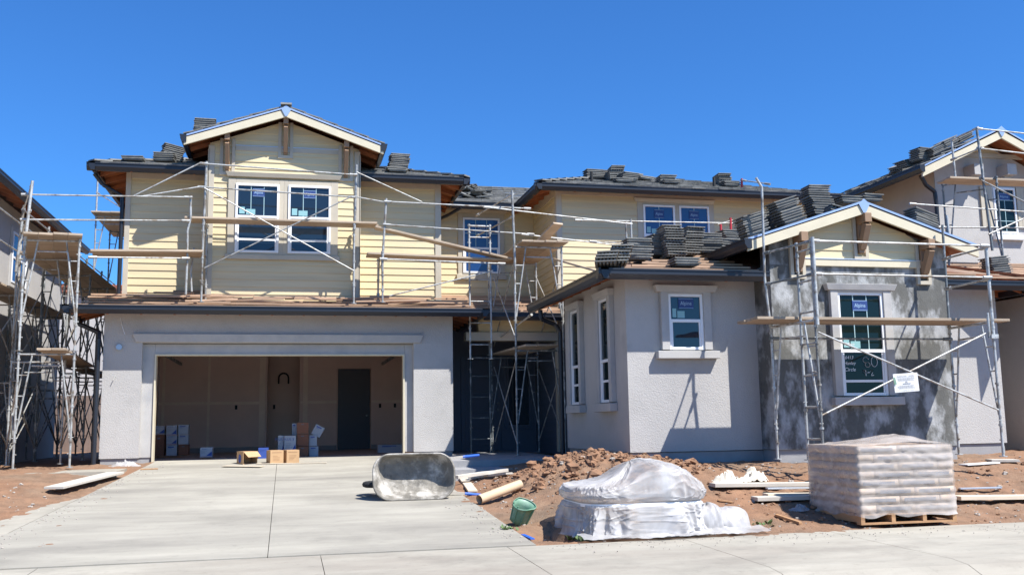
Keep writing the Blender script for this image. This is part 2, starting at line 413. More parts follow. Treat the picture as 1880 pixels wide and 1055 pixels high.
# sidewalk + rolled kerb + road
g = MB()
xs2 = [-30+i*1.0 for i in range(24)]
def strip(g, prof, x0, x1, n=60):
    vs = []; 
    for i in range(n+1):
        x = x0+(x1-x0)*i/n
        for f, z in prof: vs.append((x, f(x), z))
    k = len(prof)
    g.add(vs, [(i*k+j, (i+1)*k+j, (i+1)*k+j+1, i*k+j+1) for i in range(n) for j in range(k-1)])
def yk(x): return 7.72 - .07*max(0, x-3)*.6
prof = [(lambda x: yk(x)-.02, -.125), (lambda x: yk(x)+.1, -.10), (lambda x: yk(x)+.28, -.03), (lambda x: yk(x)+.5, -.006), (lambda x: ybk(x)-.012, .025), (lambda x: ybk(x), .02), (lambda x: ybk(x)+.0, -.2)]
cuts = [-30, -7.5, -5.9, -4.2, -2.24, .35, 2.25, 4.2, 6.0, 7.9, 9.8, 11.7, 30]
for a, b in zip(cuts, cuts[1:]): strip(g, prof, a+.003, b-.003, 8 if b-a < 5 else 30)
tag(g.build('sidewalk', M['sidewalk'], smooth=False), kind='structure')
g = MB(); g.add([(-30, 7.5, .005), (30, 5.5, .005), (30, 9.6, .005), (-30, 9.9, .005)], [(0,1,2,3)])
g.v = [Vector((v.x, v.y, v.z-.16)) for v in g.v]
tag(g.build('sidewalk_bedding', M['joint']), kind='structure')
g = MB(); g.add([(-300, -60, -.15), (300, -60, -.15), (300, 8.2, -.15), (-300, 8.2, -.15)], [(0,1,2,3)])
tag(g.build('road', M['asphalt']), kind='structure')
# apron strip left of the driveway (a rough pour)
g = MB()
vs = []; 
for i in range(25):
    y = 10.4+i*(15.0-10.4)/24; wd = .62*(1-.35*i/24)+.03*noise.noise(Vector((y*3, 0, 0)))
    x = dl(y)-.01
    vs += [(x, y, zdrive(y)+.028), (x-wd*.5, y, zdrive(y)+.02+.015*noise.noise(Vector((y*4, 2, 0)))), (x-wd, y, zdrive(y)+.005)]
g.add(vs, [(i*3+j, i*3+3+j, i*3+4+j, i*3+1+j) for i in range(24) for j in range(2)])
tag(g.build('path', M['sidewalk']), kind='structure')
g = MB(); g.box(2.6, 5.0, 16.8, 23.0, .35, .66)   # entry slab + porch
g.box(2.5, 3.6, 15.9, 16.8, .3, .55)
tag(g.build('entry_path', M['foundation']), kind='structure')
g = MB(); g.box(-5.3, -2.75, 17.55, 18.7, .3, .60)
tag(g.build('side_path', M['sidewalk']), kind='structure')

# ================================================================== house
HOUSE = thing('two_storey_house', 'cream and grey two storey house under construction with wide open garage', 'house', (0, 19.8, .6))
H = HOUSE
def siding(name, parent, fl, fr, z0, z1, Y, axis_='-Y', exp=.152, m=None, xr=None):
    """lap siding facing -Y (or -X); fl,fr functions of z -> left/right limits"""
    s = MB()
    if axis_ == '-Y': s.T = lambda u, v, w_: (u, Y-w_, v)
    elif axis_ == '-X': s.T = lambda u, v, w_: (Y-w_, u, v)
    else: s.T = lambda u, v, w_: (Y+w_, u, v)
    z = z0
    while z < z1-1e-4:
        t = min(z+exp, z1)
        a0, b0, a1, b1 = fl(z), fr(z), fl(t), fr(t)
        if b0 > a0+.01:
            b1 = max(b1, a1+.005)
            s.add([(a0, z, .004), (b0, z, .004), (b0, z, .020), (a0, z, .020), (a1, t, .004), (b1, t, .004)],
                  [(0,1,2,3), (3,2,5,4), (0,3,4), (1,5,2)])
        z = t
    return s.build(name, m or M['siding'], parent)
def wall(name, mat_, parent, *boxes, bevel=0, split=True):
    o = None
    if split:
        for b in boxes: s = MB(); s.box(*b); o = s.build(name, mat_, parent, bevel=bevel)
        return o
    s = MB()
    for b in boxes: s.box(*b)
    return s.build(name, mat_, parent, bevel=bevel)
C = lambda v: (lambda z: v)

def ell(cx_, cy_, rx_, ry_, a0=0, a1=360, n=18): return [(cx_+rx_*math.cos(math.radians(a0+(a1-a0)*i/n)), cy_+ry_*math.sin(math.radians(a0+(a1-a0)*i/n))) for i in range(n+1)]
W80 = [ell(.02, .28, .2, .17, 20, 300)+ell(.13, -.02, .17, .15, 120, 480), ell(.62, .18, .22, .32, 100, 470)]
W92 = [ell(-.35, .2, .2, .2, 60, 420)+[(-.22, .1), (-.2, -.3)], [(.05, .05), (.3, .08)], ell(.6, .2, .17, .16, 160, -40)+[(.55, -.2), (.5, -.3), (.85, -.27)]]
def window(parent, T, u0, u1, v0, v1, split=.5, cols=0, rows=1, pane='pane', fw_=.045, casing=None, cmat='trim', csh=.05,
           crown=None, sill=None, sticker=None, low_cols=0, notes=False, open_gap=0, writing=False, low_pane=None, lowrow=None):
    """T(u,v,w)->world, w outward. window part > casing, pane, muntins, sticker"""
    f = MB(); f.T = T
    d0, d1 = .02, .055
    f.box(u0, u0+fw_, v0, v1, d0, d1); f.box(u1-fw_, u1, v0, v1, d0, d1)
    f.box(u0+fw_, u1-fw_, v0, v0+fw_, d0, d1); f.box(u0+fw_, u1-fw_, v1-fw_, v1, d0, d1)
    vs = v0+(v1-v0)*split
    if split: f.box(u0+fw_, u1-fw_, vs-fw_*.55, vs+fw_*.55, d0, d1-.004)
    # inner sash of lower half
    if split:
        a = .03
        f.box(u0+fw_, u0+fw_+a, v0+fw_, vs-fw_*.55, d0, d1-.015); f.box(u1-fw_-a, u1-fw_, v0+fw_, vs-fw_*.55, d0, d1-.015)
        if open_gap: f.box(u0+fw_+a, u1-fw_-a, v0+fw_+open_gap, v0+fw_+open_gap+.045, d0, d1-.015)
        if lowrow: f.box(u0+fw_+a, u1-fw_-a, lowrow-.02, lowrow+.02, d0, d1-.015)
    wo = f.build('window', M['white'], parent, bevel=.004)
    p = MB(); p.T = T; p.box(u0+fw_*.5, u1-fw_*.5, v0+fw_*.5, v1-fw_*.5, .008, .028)
    p.build('pane', M[pane], wo)
    if cols:
        q = MB(); q.T = T
        top0 = vs+fw_*.55 if split else v0+fw_
        for i in range(1, cols):
            x = u0+fw_+(u1-u0-2*fw_)*i/cols; q.box(x-.007, x+.007, top0, v1-fw_, .028, .036)
        for j in range(1, rows):
            z = top0+(v1-fw_-top0)*j/rows; q.box(u0+fw_, u1-fw_, z-.007, z+.007, .0285, .0365)
        if split and low_cols:
            for i in range(1, low_cols):
                x = u0+fw_+(u1-u0-2*fw_)*i/low_cols; q.box(x-.007, x+.007, v0+fw_, vs-fw_*.55, .028, .036)
        q.build('muntin', M['muntin'], wo)
    if notes:
        q = MB(); q.T = T; b0 = (vs+fw_*.55 if split else v0+fw_)
        wd = (u1-u0)
        q.box(u0+fw_+.03, u0+fw_+wd*.16, b0+.03, b0+.17, .0372, .0385); q.box(u0+fw_+wd*.19, u0+fw_+wd*.40, b0+.02, b0+.13, .0372, .0385)
        q.build('paper_note', M['note'], wo)
    if casing:
        cl, cr, ct, cb = casing
        c = MB(); c.T = T
        c.box(u0-cl, u0, v0-cb, v1+ct, .0, csh); c.box(u1, u1+cr, v0-cb, v1+ct, .0, csh)
        c.box(u0, u1, v1, v1+ct, .0, csh-.001)
        if cb: c.box(u0, u1, v0-cb, v0, .0, csh-.001)
        c.build('casing', M[cmat], wo, bevel=.006)
    if crown:
        a, b, z0_, z1_, dd = crown
        c = MB(); c.T = T
        c.add([(a+.04, z0_, 0), (b-.04, z0_, 0), (b-.04, z0_, dd-.03), (a+.04, z0_, dd-.03), (a, z1_, 0), (b, z1_, 0), (b, z1_, dd), (a, z1_, dd)],
              [(0,3,2,1),(4,5,6,7),(0,1,5,4),(1,2,6,5),(2,3,7,6),(3,0,4,7)])
        c.build('crown', M[cmat], wo, bevel=.006)
    if sill:
        a, b, z0_, z1_, dd = sill
        c = MB(); c.T = T; c.box(a, b, z0_, z1_, 0, dd); c.build('sill', M[cmat], wo, bevel=.008)
    if sticker:
        su, sv, sw, sh_, dark = sticker
        c = MB(); c.T = T; c.box(su-sw/2, su+sw/2, sv-sh_/2, sv+sh_/2, .0372, .0392)
        c.m = 1
        e = .006
        for (a, b, a2, b2) in ((su-sw/2+e, su+sw/2-e, sv+sh_/2-2*e, sv+sh_/2-e), (su-sw/2+e, su+sw/2-e, sv-sh_/2+e, sv-sh_/2+2*e)):
            c.box(a, b, a2, b2, .0393, .0399)
        text_geo(c, 'Alpine', sh_*.5, lambda x, y: T(su+x*sw/(sh_*1.75), sv+y, .0405), 1)
        c.build('sticker', [M['sticker'], M['sticker_text']], wo)
    if writing:
        c = MB()
        for txt, size, x, y in writing:
            if isinstance(txt, str): text_geo(c, txt, size, lambda a, b: T(x+a, y+b, .0405), 0, True, .25)
            else:
                for st in txt:
                    pts = st
                    for (ax_, ay_), (bx_, by_) in zip(pts, pts[1:]):
                        d_ = Vector((bx_-ax_, by_-ay_)).normalized()*.0045/size; nx_, ny_ = -d_.y, d_.x
                        c.add([T(x+size*(ax_+k*nx_-d_.x), y+size*(ay_+k*ny_-d_.y), .0405) for k in (-1, 1)]+[T(x+size*(bx_+k*nx_+d_.x), y+size*(by_+k*ny_+d_.y), .0405) for k in (1, -1)], [(0,1,2,3)])
        c.build('marker_writing', M['paint_white'], wo)
    return wo
FY = lambda Y: (lambda u, v, w_: (u, Y-w_, v))
FX = lambda X: (lambda u, v, w_: (X-w_, u, v))

# ---- garage storey
wall('garage_wall', M['stucco'], H, (-3.42, -2.72, 19.8, 20.0, .745, 2.93), (2.51, 3.32, 19.8, 20.0, .745, 2.93), (-3.42, 3.32, 19.8, 20.0, 2.93, 3.66),
     (-3.42, -3.22, 20.0, 30, .745, 3.7), (3.12, 3.32, 20.0, 23.2, .745, 3.7))
wall('foundation', M['foundation'], H, (-3.40, -2.74, 19.83, 20.0, .4, .74), (-2.74, -2.52, 19.95, 20.1, .4, .744), (2.53, 3.30, 19.83, 20.0, .4, .74), (-3.39, -3.22, 20, 30, .4, .74))
s = MB(); s.T = FY(19.8)
s.box(-2.73, -2.5, .745, 2.92, -.28, -.13); s.box(2.34, 2.53, .745, 2.92, -.28, -.13); s.box(-2.5, 2.34, 2.72, 2.92, -.28, -.131)
s.build('garage_surround', M['stucco_smooth'], H, bevel=.008)
s = MB(); s.T = FY(19.8)
s.add([(-2.84, 2.94, 0), (2.65, 2.94, 0), (2.65, 2.94, .04), (-2.84, 2.94, .04), (-2.9, 3.10, 0), (2.71, 3.10, 0), (2.71, 3.10, .07), (-2.9, 3.10, .07)],
      [(0,3,2,1),(4,5,6,7),(0,1,5,4),(1,2,6,5),(2,3,7,6),(3,0,4,7)])
s.build('garage_header', M['stucco_smooth'], H, bevel=.01)
# wooden jamb of the opening
wall('garage_jamb', M['rake'], H, (-2.5, -2.47, 19.90, 20.12, .62, 2.72), (2.31, 2.34, 19.90, 20.12, .62, 2.72), (-2.47, 2.31, 19.90, 20.12, 2.69, 2.72))
# interior
s = MB()
s.box(-3.24, -3.215, 20.0, 26.6, .6, 3.4); s.box(3.09, 3.115, 20.0, 26.6, .6, 3.4)
s.box(-3.2, -.5, 26.5, 26.6, .6, 3.4); s.box(.33, 1.32, 26.5, 26.6, .6, 3.4); s.box(2.2, 3.09, 26.5, 26.6, .6, 3.4); s.box(1.32, 2.2, 26.5, 26.6, 2.8, 3.4)
s.box(1.2, 2.3, 26.62, 26.7, .6, 3.4); s.box(-.52, -.5, 26.6, 27.5, .6, 3.4); s.box(.33, .35, 26.6, 27.5, .6, 3.4); s.box(-.5, .33, 27.5, 27.55, .6, 3.4)  # box behind the inner door is added to block sky light
s.box(-3.24, 3.12, 20.0, 27.6, 3.4, 3.45); s.box(-2.5, 2.34, 20.09, 20.11, 2.72, 3.4); s.box(-3.2, -2.5, 20.09, 20.11, .7, 3.4); s.box(2.34, 3.09, 20.09, 20.11, .7, 3.4)
s.build('garage_interior', M['drywall'], H)
wall('garage_floor', M['foundation'], H, (-3.24, 3.12, 19.96, 27.6, .45, .655))
d = wall('inner_door', M['door_dark'], H, (1.34, 2.18, 26.52, 26.57, .66, 2.79)); 
s = MB(); s.tube((2.1, 26.52, 1.55), (2.1, 26.46, 1.55), .03); s.build('door_knob', M['galv_dark'], d)
for x in (-2.0+.72, .1-.42, 2.45, 2.85): wall('outlet_box', M['black'], H, (x-.03, x+.03, 26.48, 26.5, 1.75, 1.86))
s = MB(); s.T = None
pts = [(-.22, 27.4, 2.45)]+[(-.22+.13-.13*math.cos(t), 27.35, 2.6+.13*math.sin(t)) for t in [i*math.pi/8 for i in range(9)]]+[(.04, 27.4, 2.45)]
s.path([Vector(p) for p in pts], .022); s.build('flex_duct', M['rubber'], H)
for bx in ((-3.2, -.52, 26.492, 26.4995, 1.88, 1.95), (.36, 1.3, 26.492, 26.4995, 1.88, 1.95), (2.22, 3.08, 26.492, 26.4995, 1.88, 1.95), (-2.0, -1.94, 26.491, 26.4915, .8, 3.38), (-.7, -.55, 26.491, 26.4915, .8, 3.38), (.42, .54, 26.491, 26.4915, .8, 3.38), (-3.12, -3.05, 26.491, 26.4915, .8, 3.38)):
    wall('joint_tape', M['tape'], H, bx)
for x in (-2.62, 2.46): s = MB(); s.box(x-.02, x+.02, 20.2, 26.0, 2.86, 2.93); s.build('door_track', M['galv_dark'], H)
wall('baseboard', M['foundation'], H, (-3.2, -.5, 26.47, 26.5, .655, .78), (.35, 1.3, 26.47, 26.5, .655, .78), (2.22, 3.08, 26.47, 26.5, .655, .78))
# wall lamp stub + outlet on outside
s = MB(); a = aY(219, 637, 19.78); s.tube(a, a+Vector((0, -.05, 0)), .055, 12); s.build('outlet_box', M['sticker_text'], H)
s = MB(); a = aY(212, 690, 19.8); s.path([a, a+Vector((.0, -.03, 0)), a+Vector((-.03, -.06, -.08))], .007); s.build('wire_stub', M['galv'], H)
s = MB(); a = aY(221, 583, 19.8); s.path([a, a+Vector((.03, -.03, -.12)), a+Vector((.1, -.06, -.32))], .006); s.build('wire_stub', M['white'], H)

# ---- upper storey, main block
wall('upper_wall', M['siding'], H, (-3.25, 3.2, 20.72, 30, 3.6, 6.62))
siding('siding', H, C(-3.25), C(3.2), 3.72, 6.61, 20.72)
def trims(name, *bx, m='trim', parent=None): return wall(name, M[m], parent or H, *bx, bevel=.004)
trims('corner_board', (-3.27, -3.17, 20.68, 20.72, 3.75, 6.61), (3.10, 3.23, 20.68, 20.74, 3.75, 6.61), (-3.17, 3.10, 20.69, 20.72, 6.38, 6.61))
# bay (pop-out) with gable
BX0, BX1, BY = -1.60, 1.41, 20.1
PKX, PKZ, RS = -.10, 7.72, .353
bl = lambda z: max(BX0, PKX-(PKZ-.16-z)/RS); br = lambda z: min(BX1, PKX+(PKZ-.16-z)/RS)
s = MB(); s.T = FY(BY+.005)
s.add([(BX0, 3.7, 0), (BX1, 3.7, 0), (BX1, PKZ-.16-(BX1-PKX)*RS, 0), (PKX, PKZ-.16, 0), (BX0, PKZ-.16-(PKX-BX0)*RS, 0),
       (BX0, 3.7, -.7), (BX1, 3.7, -.7), (BX1, PKZ-.16-(BX1-PKX)*RS, -.7), (PKX, PKZ-.16, -.7), (BX0, PKZ-.16-(PKX-BX0)*RS, -.7)],
      [(0,1,2,3,4), (9,8,7,6,5), (0,4,9,5), (1,6,7,2)])
s.build('bay_wall', M['siding'], H)
siding('bay_siding', H, bl, br, 3.78, PKZ-.18, BY)
trims('bay_corner_board', (BX0-.02, BX0+.10, BY-.035, BY, 3.8, 6.98), (BX1-.10, BX1+.02, BY-.035, BY, 3.8, 6.98),
      (BX0-.03, BX0-.0, BY-.035, BY+.1, 3.8, 6.9), (BX1, BX1+.03, BY-.035, BY+.1, 3.8, 6.9))
zb = aY(524, 277, BY).z
trims('belly_band', (-1.09, 1.04, BY-.03, BY, zb-.04, zb+.06))
s = MB(); s.box(-1.09, 1.04, BY-.036, BY-.0, zb+.061, zb+.07); s.build('band_flashing', M['metal_strip'], H)
def rake(parent, x0, x1, px_, pz, y, zl, zr, th=.17, dp=.045, film_=True, mt='rake'):
    s = MB()
    for (a, za) in ((x0, zl), (x1, zr)):
        vs = [(a, y, za), (px_, y, pz), (px_, y, pz-th*1.06), (a, y, za-th), (a, y+dp, za), (px_, y+dp, pz), (px_, y+dp, pz-th*1.06), (a, y+dp, za-th)]
        s.add(vs, [(0,1,2,3),(7,6,5,4),(0,4,5,1),(2,6,7,3),(0,3,7,4),(1,5,6,2)])
    s.build('rake_board', M[mt], parent, bevel=.003)
    if film_:
        s = MB(); e = .034
        for (a, za) in ((x0, zl), (x1, zr)):
            vs = [(a, y-.012, za-.0), (px_, y-.012, pz-.0), (px_, y-.012, pz+e), (a, y-.012, za+e), (a, y+.10, za), (px_, y+.10, pz), (px_, y+.10, pz+e), (a, y+.10, za+e)]
            s.add(vs, [(0,1,2,3),(7,6,5,4),(0,4,5,1),(2,6,7,3),(0,3,7,4),(1,5,6,2)])
        s.add([(px_-.10, y-.02, pz-.02), (px_+.10, y-.02, pz-.02), (px_+.02, y-.02, pz-.17), (px_-.02, y-.02, pz-.17), (px_, y-.02, pz+.06)], [(4,0,3,2,1)])
        s.build('rake_flashing', M['blue_film'], parent)
rake(H, -2.07, 1.88, PKX, PKZ, 19.7, PKZ-(PKX+2.07)*RS, PKZ-(1.88-PKX)*RS)

TW, TL = .33, .42
def tilefield(name, parent, P0, U, V, rng, nrow, jitter=.004, missing=.0, m='tile_field', rowh=.34):
    """tiles laid on a plane: P0 + u*U + v*V ; rng(v)->(u0,u1)"""
    s = MB(); P0, U, V = Vector(P0), Vector(U).normalized(), Vector(V).normalized(); N = U.cross(V).normalized()
    if N.z < 0: N = -N
    for r in range(nrow):
        v = r*rowh; u0, u1 = rng(v+rowh*.4)
        if u1-u0 < .1: continue
        u = u0 + (0 if r % 2 else -TW/2)
        while u < u1:
            a, b = max(u, u0), min(u+TW-.006, u1)
            if b-a > .05 and random.random() >= missing:
                j = random.uniform(-jitter, jitter); lift = .03+random.uniform(0, jitter)
                A = P0+U*a+V*(v+j); B = P0+U*b+V*(v+j)
                L = V*(rowh+.05); s_ = N*.022
                s.add([A+N*lift, B+N*lift, B+L+N*.012, A+L+N*.012, A+N*lift+s_, B+N*lift+s_, B+L+N*.012+s_, A+L+N*.012+s_],
                      [(0,3,2,1),(4,5,6,7),(0,1,5,4),(1,2,6,5),(2,3,7,6),(3,0,4,7)])
            u += TW
    return s.build(name, M[m], parent)
def deck(name, parent, polys, top='felt', th=.04, under='soffit'):
    """roof deck slabs: each polygon (top face points, any order ccw) thickened downwards"""
    s = MB()
    for P in polys:
        P = [Vector(p) for p in P]; n = len(P)
        Q = [p-Vector((0,0,th)) for p in P]
        s.m = 0; s.add(P, [tuple(range(n))]); s.m = 1; s.add(Q, [tuple(range(n))[::-1]])
        s.add(P+Q, [(i, (i+1) % n, n+(i+1) % n, n+i) for i in range(n)])
    return s.build(name, [M[top], M[under]], parent)
def rafters(parent, P0, P1, step, V, ln, parent_name='rafter_tails'):
    P0, P1, V = Vector(P0), Vector(P1), Vector(V).normalized(); n = int((P1-P0).length/step)
    for i in range(n+1):
        a = P0+(P1-P0)*(i/max(1, n)); s = MB(); s.bar(a+V*.02, a+V*ln, .04, .09); s.build('rafter_tail', M['soffit'], parent)
def mainz(x, y): return min(6.5+.333*(y-20.15), 6.5+.333*(x+3.85), 6.5+.333*(3.72-x))
# main hip roof
E0 = 6.50; ex0, ex1, ey = -3.85, 3.72, 20.15; hw = (ex1-ex0)/2; rz = E0+hw*.333
rf = deck('roof', H, [[(ex0, ey, E0), (ex1, ey, E0), (ex1-hw, ey+hw, rz)], [(ex0, 31, E0), (ex0, ey, E0), (ex0+hw, ey+hw, rz), (ex0+hw, 31, rz)],
     [(ex1, ey, E0), (ex1, 31, E0), (ex1-hw, 31, rz), (ex1-hw, ey+hw, rz)]])
Vn = Vector((0, 1, .333))
tilefield('roof_tiles', rf, (ex0, ey-.04, E0), (1,0,0), (0,1,.333), lambda v: (v*.949+.05, 2*hw-v*.949-.05), 11)
tilefield('roof_tiles', rf, (ex1+.04, ey, E0), (0,1,0), (-1,0,.333), lambda v: (v*.949+.05, 8), 11)
s = MB()
for (a, b) in (((ex0, ey, E0+.05), (ex0+hw, ey+hw, rz+.07)), ((ex1, ey, E0+.05), (ex1-hw, ey+hw, rz+.07))):
    a, b = Vector(a), Vector(b); n = int((b-a).length/.36)
    for i in range(n):
        p = a+(b-a)*(i/n); q = a+(b-a)*((i+1.15)/n); s.bar(p+Vector((0,0,.03)), q, .2, .03)
s.build('hip_caps', M['tile'], rf)
rafters(rf, (-3.7, ey, E0-.09), (-1.9, ey, E0-.09), .6, Vn, .7); rafters(rf, (ex0, 20.7, E0-.09), (ex0, 30, E0-.09), .6, (1,0,.333), .7)
rafters(rf, (ex1, 20.7, E0-.09), (ex1, 23, E0-.09), .5, (-1,0,.333), .7)
gutter('gutter', H, [(-3.93, 20.10, 6.54), (3.78, 20.10, 6.54)], [(0,-1,0)])
gutter('gutter', H, [(-3.90, 20.10, 6.54), (-3.90, 31, 6.54)], [(-1,0,0)])
gutter('gutter', H, [(3.77, 20.10, 6.54), (3.77, 22.45, 6.54)], [(1,0,0)])
# bay gable roof
bz = lambda x: PKZ+.02-abs(x-PKX)*RS
by1 = lambda x: 20.15+(bz(x)-E0)/.333
rf2 = deck('bay_roof', H, [[(-2.05, 19.7, bz(-2.05)), (PKX, 19.7, bz(PKX)), (PKX, by1(PKX), bz(PKX)), (-2.05, by1(-2.05), bz(-2.05))],
      [(PKX, 19.7, bz(PKX)), (1.86, 19.7, bz(1.86)), (1.86, by1(1.86), bz(1.86)), (PKX, by1(PKX), bz(PKX))]])
tilefield('roof_tiles', rf2, (-2.08, 19.7, bz(-2.05)), (0,1,0), (1,0,RS), lambda v: (0, 2.0+v*.9), 6, jitter=.01)
tilefield('roof_tiles', rf2, (1.89, 19.7, bz(1.86)), (0,1,0), (-1,0,RS), lambda v: (0, 2.0+v*.9), 6, jitter=.01)
s = MB()
for i in range(12): s.bar((PKX, 19.66+i*.33, PKZ+.09), (PKX, 19.66+i*.33+.4, PKZ+.075), .22, .035)
s.build('ridge_caps', M['tile'], rf2)
gutter('gutter', H, [(-2.15, 19.68, bz(-2.05)+.02), (-2.15, 21.0, bz(-2.05)+.02)], [(-1,0,0)])
gutter('gutter', H, [(1.96, 19.68, bz(1.86)+.02), (1.96, 21.0, bz(1.86)+.02)], [(1,0,0)])
rafters(rf2, (-2.03, 19.85, bz(-2.03)-.1), (-2.03, 21.0, bz(-2.03)-.1), .5, (1,0,RS), .45); rafters(rf2, (1.84, 19.85, bz(1.84)-.1), (1.84, 21.0, bz(1.84)-.1), .5, (-1,0,RS), .45)
# outlooker brackets of the bay
for x, zt, zb_ in ((PKX, PKZ-.17, None), (-1.25, PKZ-.17-1.13*RS, None), (1.13, PKZ-.17-1.23*RS, None)):
    tr = MB(); tr.box(x-.15, x-.085, BY-.04, BY-.0, zt-.72, zt-.02); tr.box(x+.085, x+.15, BY-.04, BY-.0, zt-.72, zt-.02); tr.box(x-.15, x+.15, BY-.041, BY-.0, zt-.78, zt-.72)
    k = MB()
    k.box(x-.05, x+.05, 19.76, BY-.0, zt-.13, zt-.0)
    k.box(x-.045, x+.045, BY-.07, BY-.0, zt-.70, zt-.13)
    k.prism([(-.04, -.05), (.04, -.05), (.04, .05), (-.04, .05)], (x, 19.80, zt-.17), (x, BY-.06, zt-.64), (1,0,0), Vector((0,.73,.68)))
    ko = k.build('bracket', M['post'], H, bevel=.005); tr.build('bracket_trim', M['trim'], ko)
# bay windows
z1 = 6.20; z0_ = 4.78
window(H, FY(BY-.02), -1.07, -.21, z0_, z1, .52, 3, 1, casing=(.15, .09, .10, .06), cmat='trim', csh=.03, crown=(-1.28, 1.05, 6.34, 6.43, .09),
       sill=(-1.26, 1.02, 4.64, 4.74, .06), sticker=(-.62, 6.02, .24, .17, 0), notes=True, open_gap=.20)
window(H, FY(BY-.02), -.03, .83, z0_, z1, .52, 3, 1, casing=(.09, .15, .10, .06), cmat='trim', csh=.0301, sticker=(.40, 6.02, .24, .17, 0), notes=True, open_gap=.20)

# ---- lower skirt roof over garage
sz = lambda y: 3.55+.30*(y-19.25)
lr = deck('lower_roof', H, [[(-4.0, 19.25, 3.55), (3.93, 19.25, 3.55), (3.93-1.2, 20.72, sz(20.72)), (-4.0+1.2, 20.72, sz(20.72))],
     [(-4.0, 20.8, 3.55), (-4.0, 19.25, 3.55), (-2.8, 20.72, sz(20.72)), (-3.25, 20.8, sz(20.72))],
     [(3.93, 19.25, 3.55), (3.93, 22.6, 3.55), (3.2, 22.6, 3.80), (3.2, 20.0, 3.80)]], top='deck')
def battens(name, parent, rows, m='batten', n=2):
    for (a, b, V, cnt, st) in rows:
        a, b, V = Vector(a), Vector(b), Vector(V).normalized()
        for i in range(cnt):
            p = a+V*(i*st+.04); q = b+V*(i*st+.04); s = MB()
            s.bar(p+Vector((0,0,.022)), q+Vector((0,0,.022)), .045, .03); s.build('batten', M[m], parent)
battens('battens', lr, [((-3.8, 19.25, 3.56), (3.7, 19.25, 3.56), (0,1,.30), 5, .3)])
gutter('gutter', H, [(-4.10, 19.20, 3.59), (3.99, 19.20, 3.59)], [(0,-1,0)])
gutter('gutter', H, [(-4.07, 19.20, 3.59), (-4.07, 20.8, 3.59)], [(-1,0,0)])
gutter('gutter', H, [(3.98, 19.20, 3.59), (3.98, 22.9, 3.59)], [(1,0,0)])
rafters(lr, (-4.0, 19.9, 3.47), (-4.0, 20.7, 3.47), .4, (1,0,.3), .6); rafters(lr, (3.93, 19.9, 3.47), (3.93, 22.5, 3.47), .5, (-1,0,.3), .6)
rafters(lr, (-3.9, 19.3, 3.46), (3.9, 19.3, 3.46), .6, (0,1,.3), .5)

# ---- recess (between main block and middle wing)
wall('recess_wall', M['siding'], H, (3.0, 6.2, 23.02, 30, 3.5, 6.65))
siding('siding', H, C(3.2), C(5.9), 3.95, 6.64, 23.02)
trims('frieze_board', (3.2, 5.9, 22.98, 23.02, 6.45, 6.64))
window(H, FY(23.0), 4.12, 5.04, 4.90, 6.27, .45, 3, 2, pane='pane_blue', casing=(.12, .12, .12, .06), crown=(3.92, 5.24, 6.39, 6.48, .08), sill=(3.96, 5.2, 4.75, 4.87, .06), csh=.03,
       sticker=(4.58, 6.02, .26, .15, 0), open_gap=0)
rr = deck('recess_roof', H, [[(3.75, 22.45, E0), (5.35, 22.45, E0), (6.0, 27.6, E0+.333*5.15), (3.4, 27.6, E0+.333*5.15)]])
tilefield('roof_tiles', rr, (2.2, 22.40, E0), (1,0,0), (0,1,.333), lambda v: (1.5-v*.3, 3.2+v*1.0), 15, jitter=.012)
gutter('gutter', H, [(3.77, 22.40, 6.54), (5.30, 22.40, 6.54)], [(0,-1,0)])

# ---- middle wing (upper storey)
MX0, MY = 5.92, 20.86
wall('middle_wall', M['siding'], H, (MX0, 12.6, MY, 30, 3.2, 6.63))
siding('siding', H, C(MX0), C(12.6), 3.7, 6.62, MY); siding('siding', H, C(MY), C(23.0), 3.7, 6.62, MX0, '-X')
trims('corner_board', (MX0-.025, MX0+.10, MY-.035, MY, 3.7, 6.62), (MX0-.03, MX0-.001, MY, MY+.1, 3.7, 6.62), (MX0+.1, 12.6, MY-.03, MY, 6.42, 6.62), (MX0-.03, MX0-.001, MY+.1, 23, 6.4, 6.62))
window(H, FY(MY), 7.98, 8.76, 4.95, 6.25, .45, 2, 1, pane='pane_blue', casing=(.14, .05, .06, .06), crown=(7.76, 9.78, 6.31, 6.40, .08), csh=.03, sticker=(8.37, 6.04, .24, .20, 0), notes=True)
window(H, FY(MY), 8.87, 9.62, 4.95, 6.25, .45, 2, 1, pane='pane_blue', casing=(.06, .13, .06, .06), csh=.0301, sticker=(9.24, 6.04, .24, .20, 0), notes=True)
mw = 7.6; mh_ = mw/2
mr = deck('middle_roof', H, [[(5.35, 20.31, E0), (13.0, 20.31, E0), (13.0-mh_, 20.31+mh_, E0+mh_*.333), (5.35+mh_, 20.31+mh_, E0+mh_*.333)],
     [(5.35, 27, E0), (5.35, 20.31, E0), (5.35+mh_, 20.31+mh_, E0+mh_*.333), (5.35+mh_, 27, E0+mh_*.333)]])
tilefield('roof_tiles', mr, (5.35, 20.27, E0), (1,0,0), (0,1,.333), lambda v: (v*.949+.03, 7.6-v*.9), 11, jitter=.012)
s = MB(); a, b = Vector((5.35, 20.31, E0+.06)), Vector((5.35+mh_, 20.31+mh_, E0+mh_*.333+.07)); n = 15
for i in range(n): s.bar(a+(b-a)*(i/n)+Vector((0,0,.035)), a+(b-a)*((i+1.15)/n), .22, .03)
s.build('hip_caps', M['tile'], mr)
gutter('gutter', H, [(5.26, 20.26, 6.54), (13.0, 20.26, 6.54)], [(0,-1,0)]); gutter('gutter', H, [(5.29, 20.26, 6.54), (5.29, 22.5, 6.54)], [(-1,0,0)])
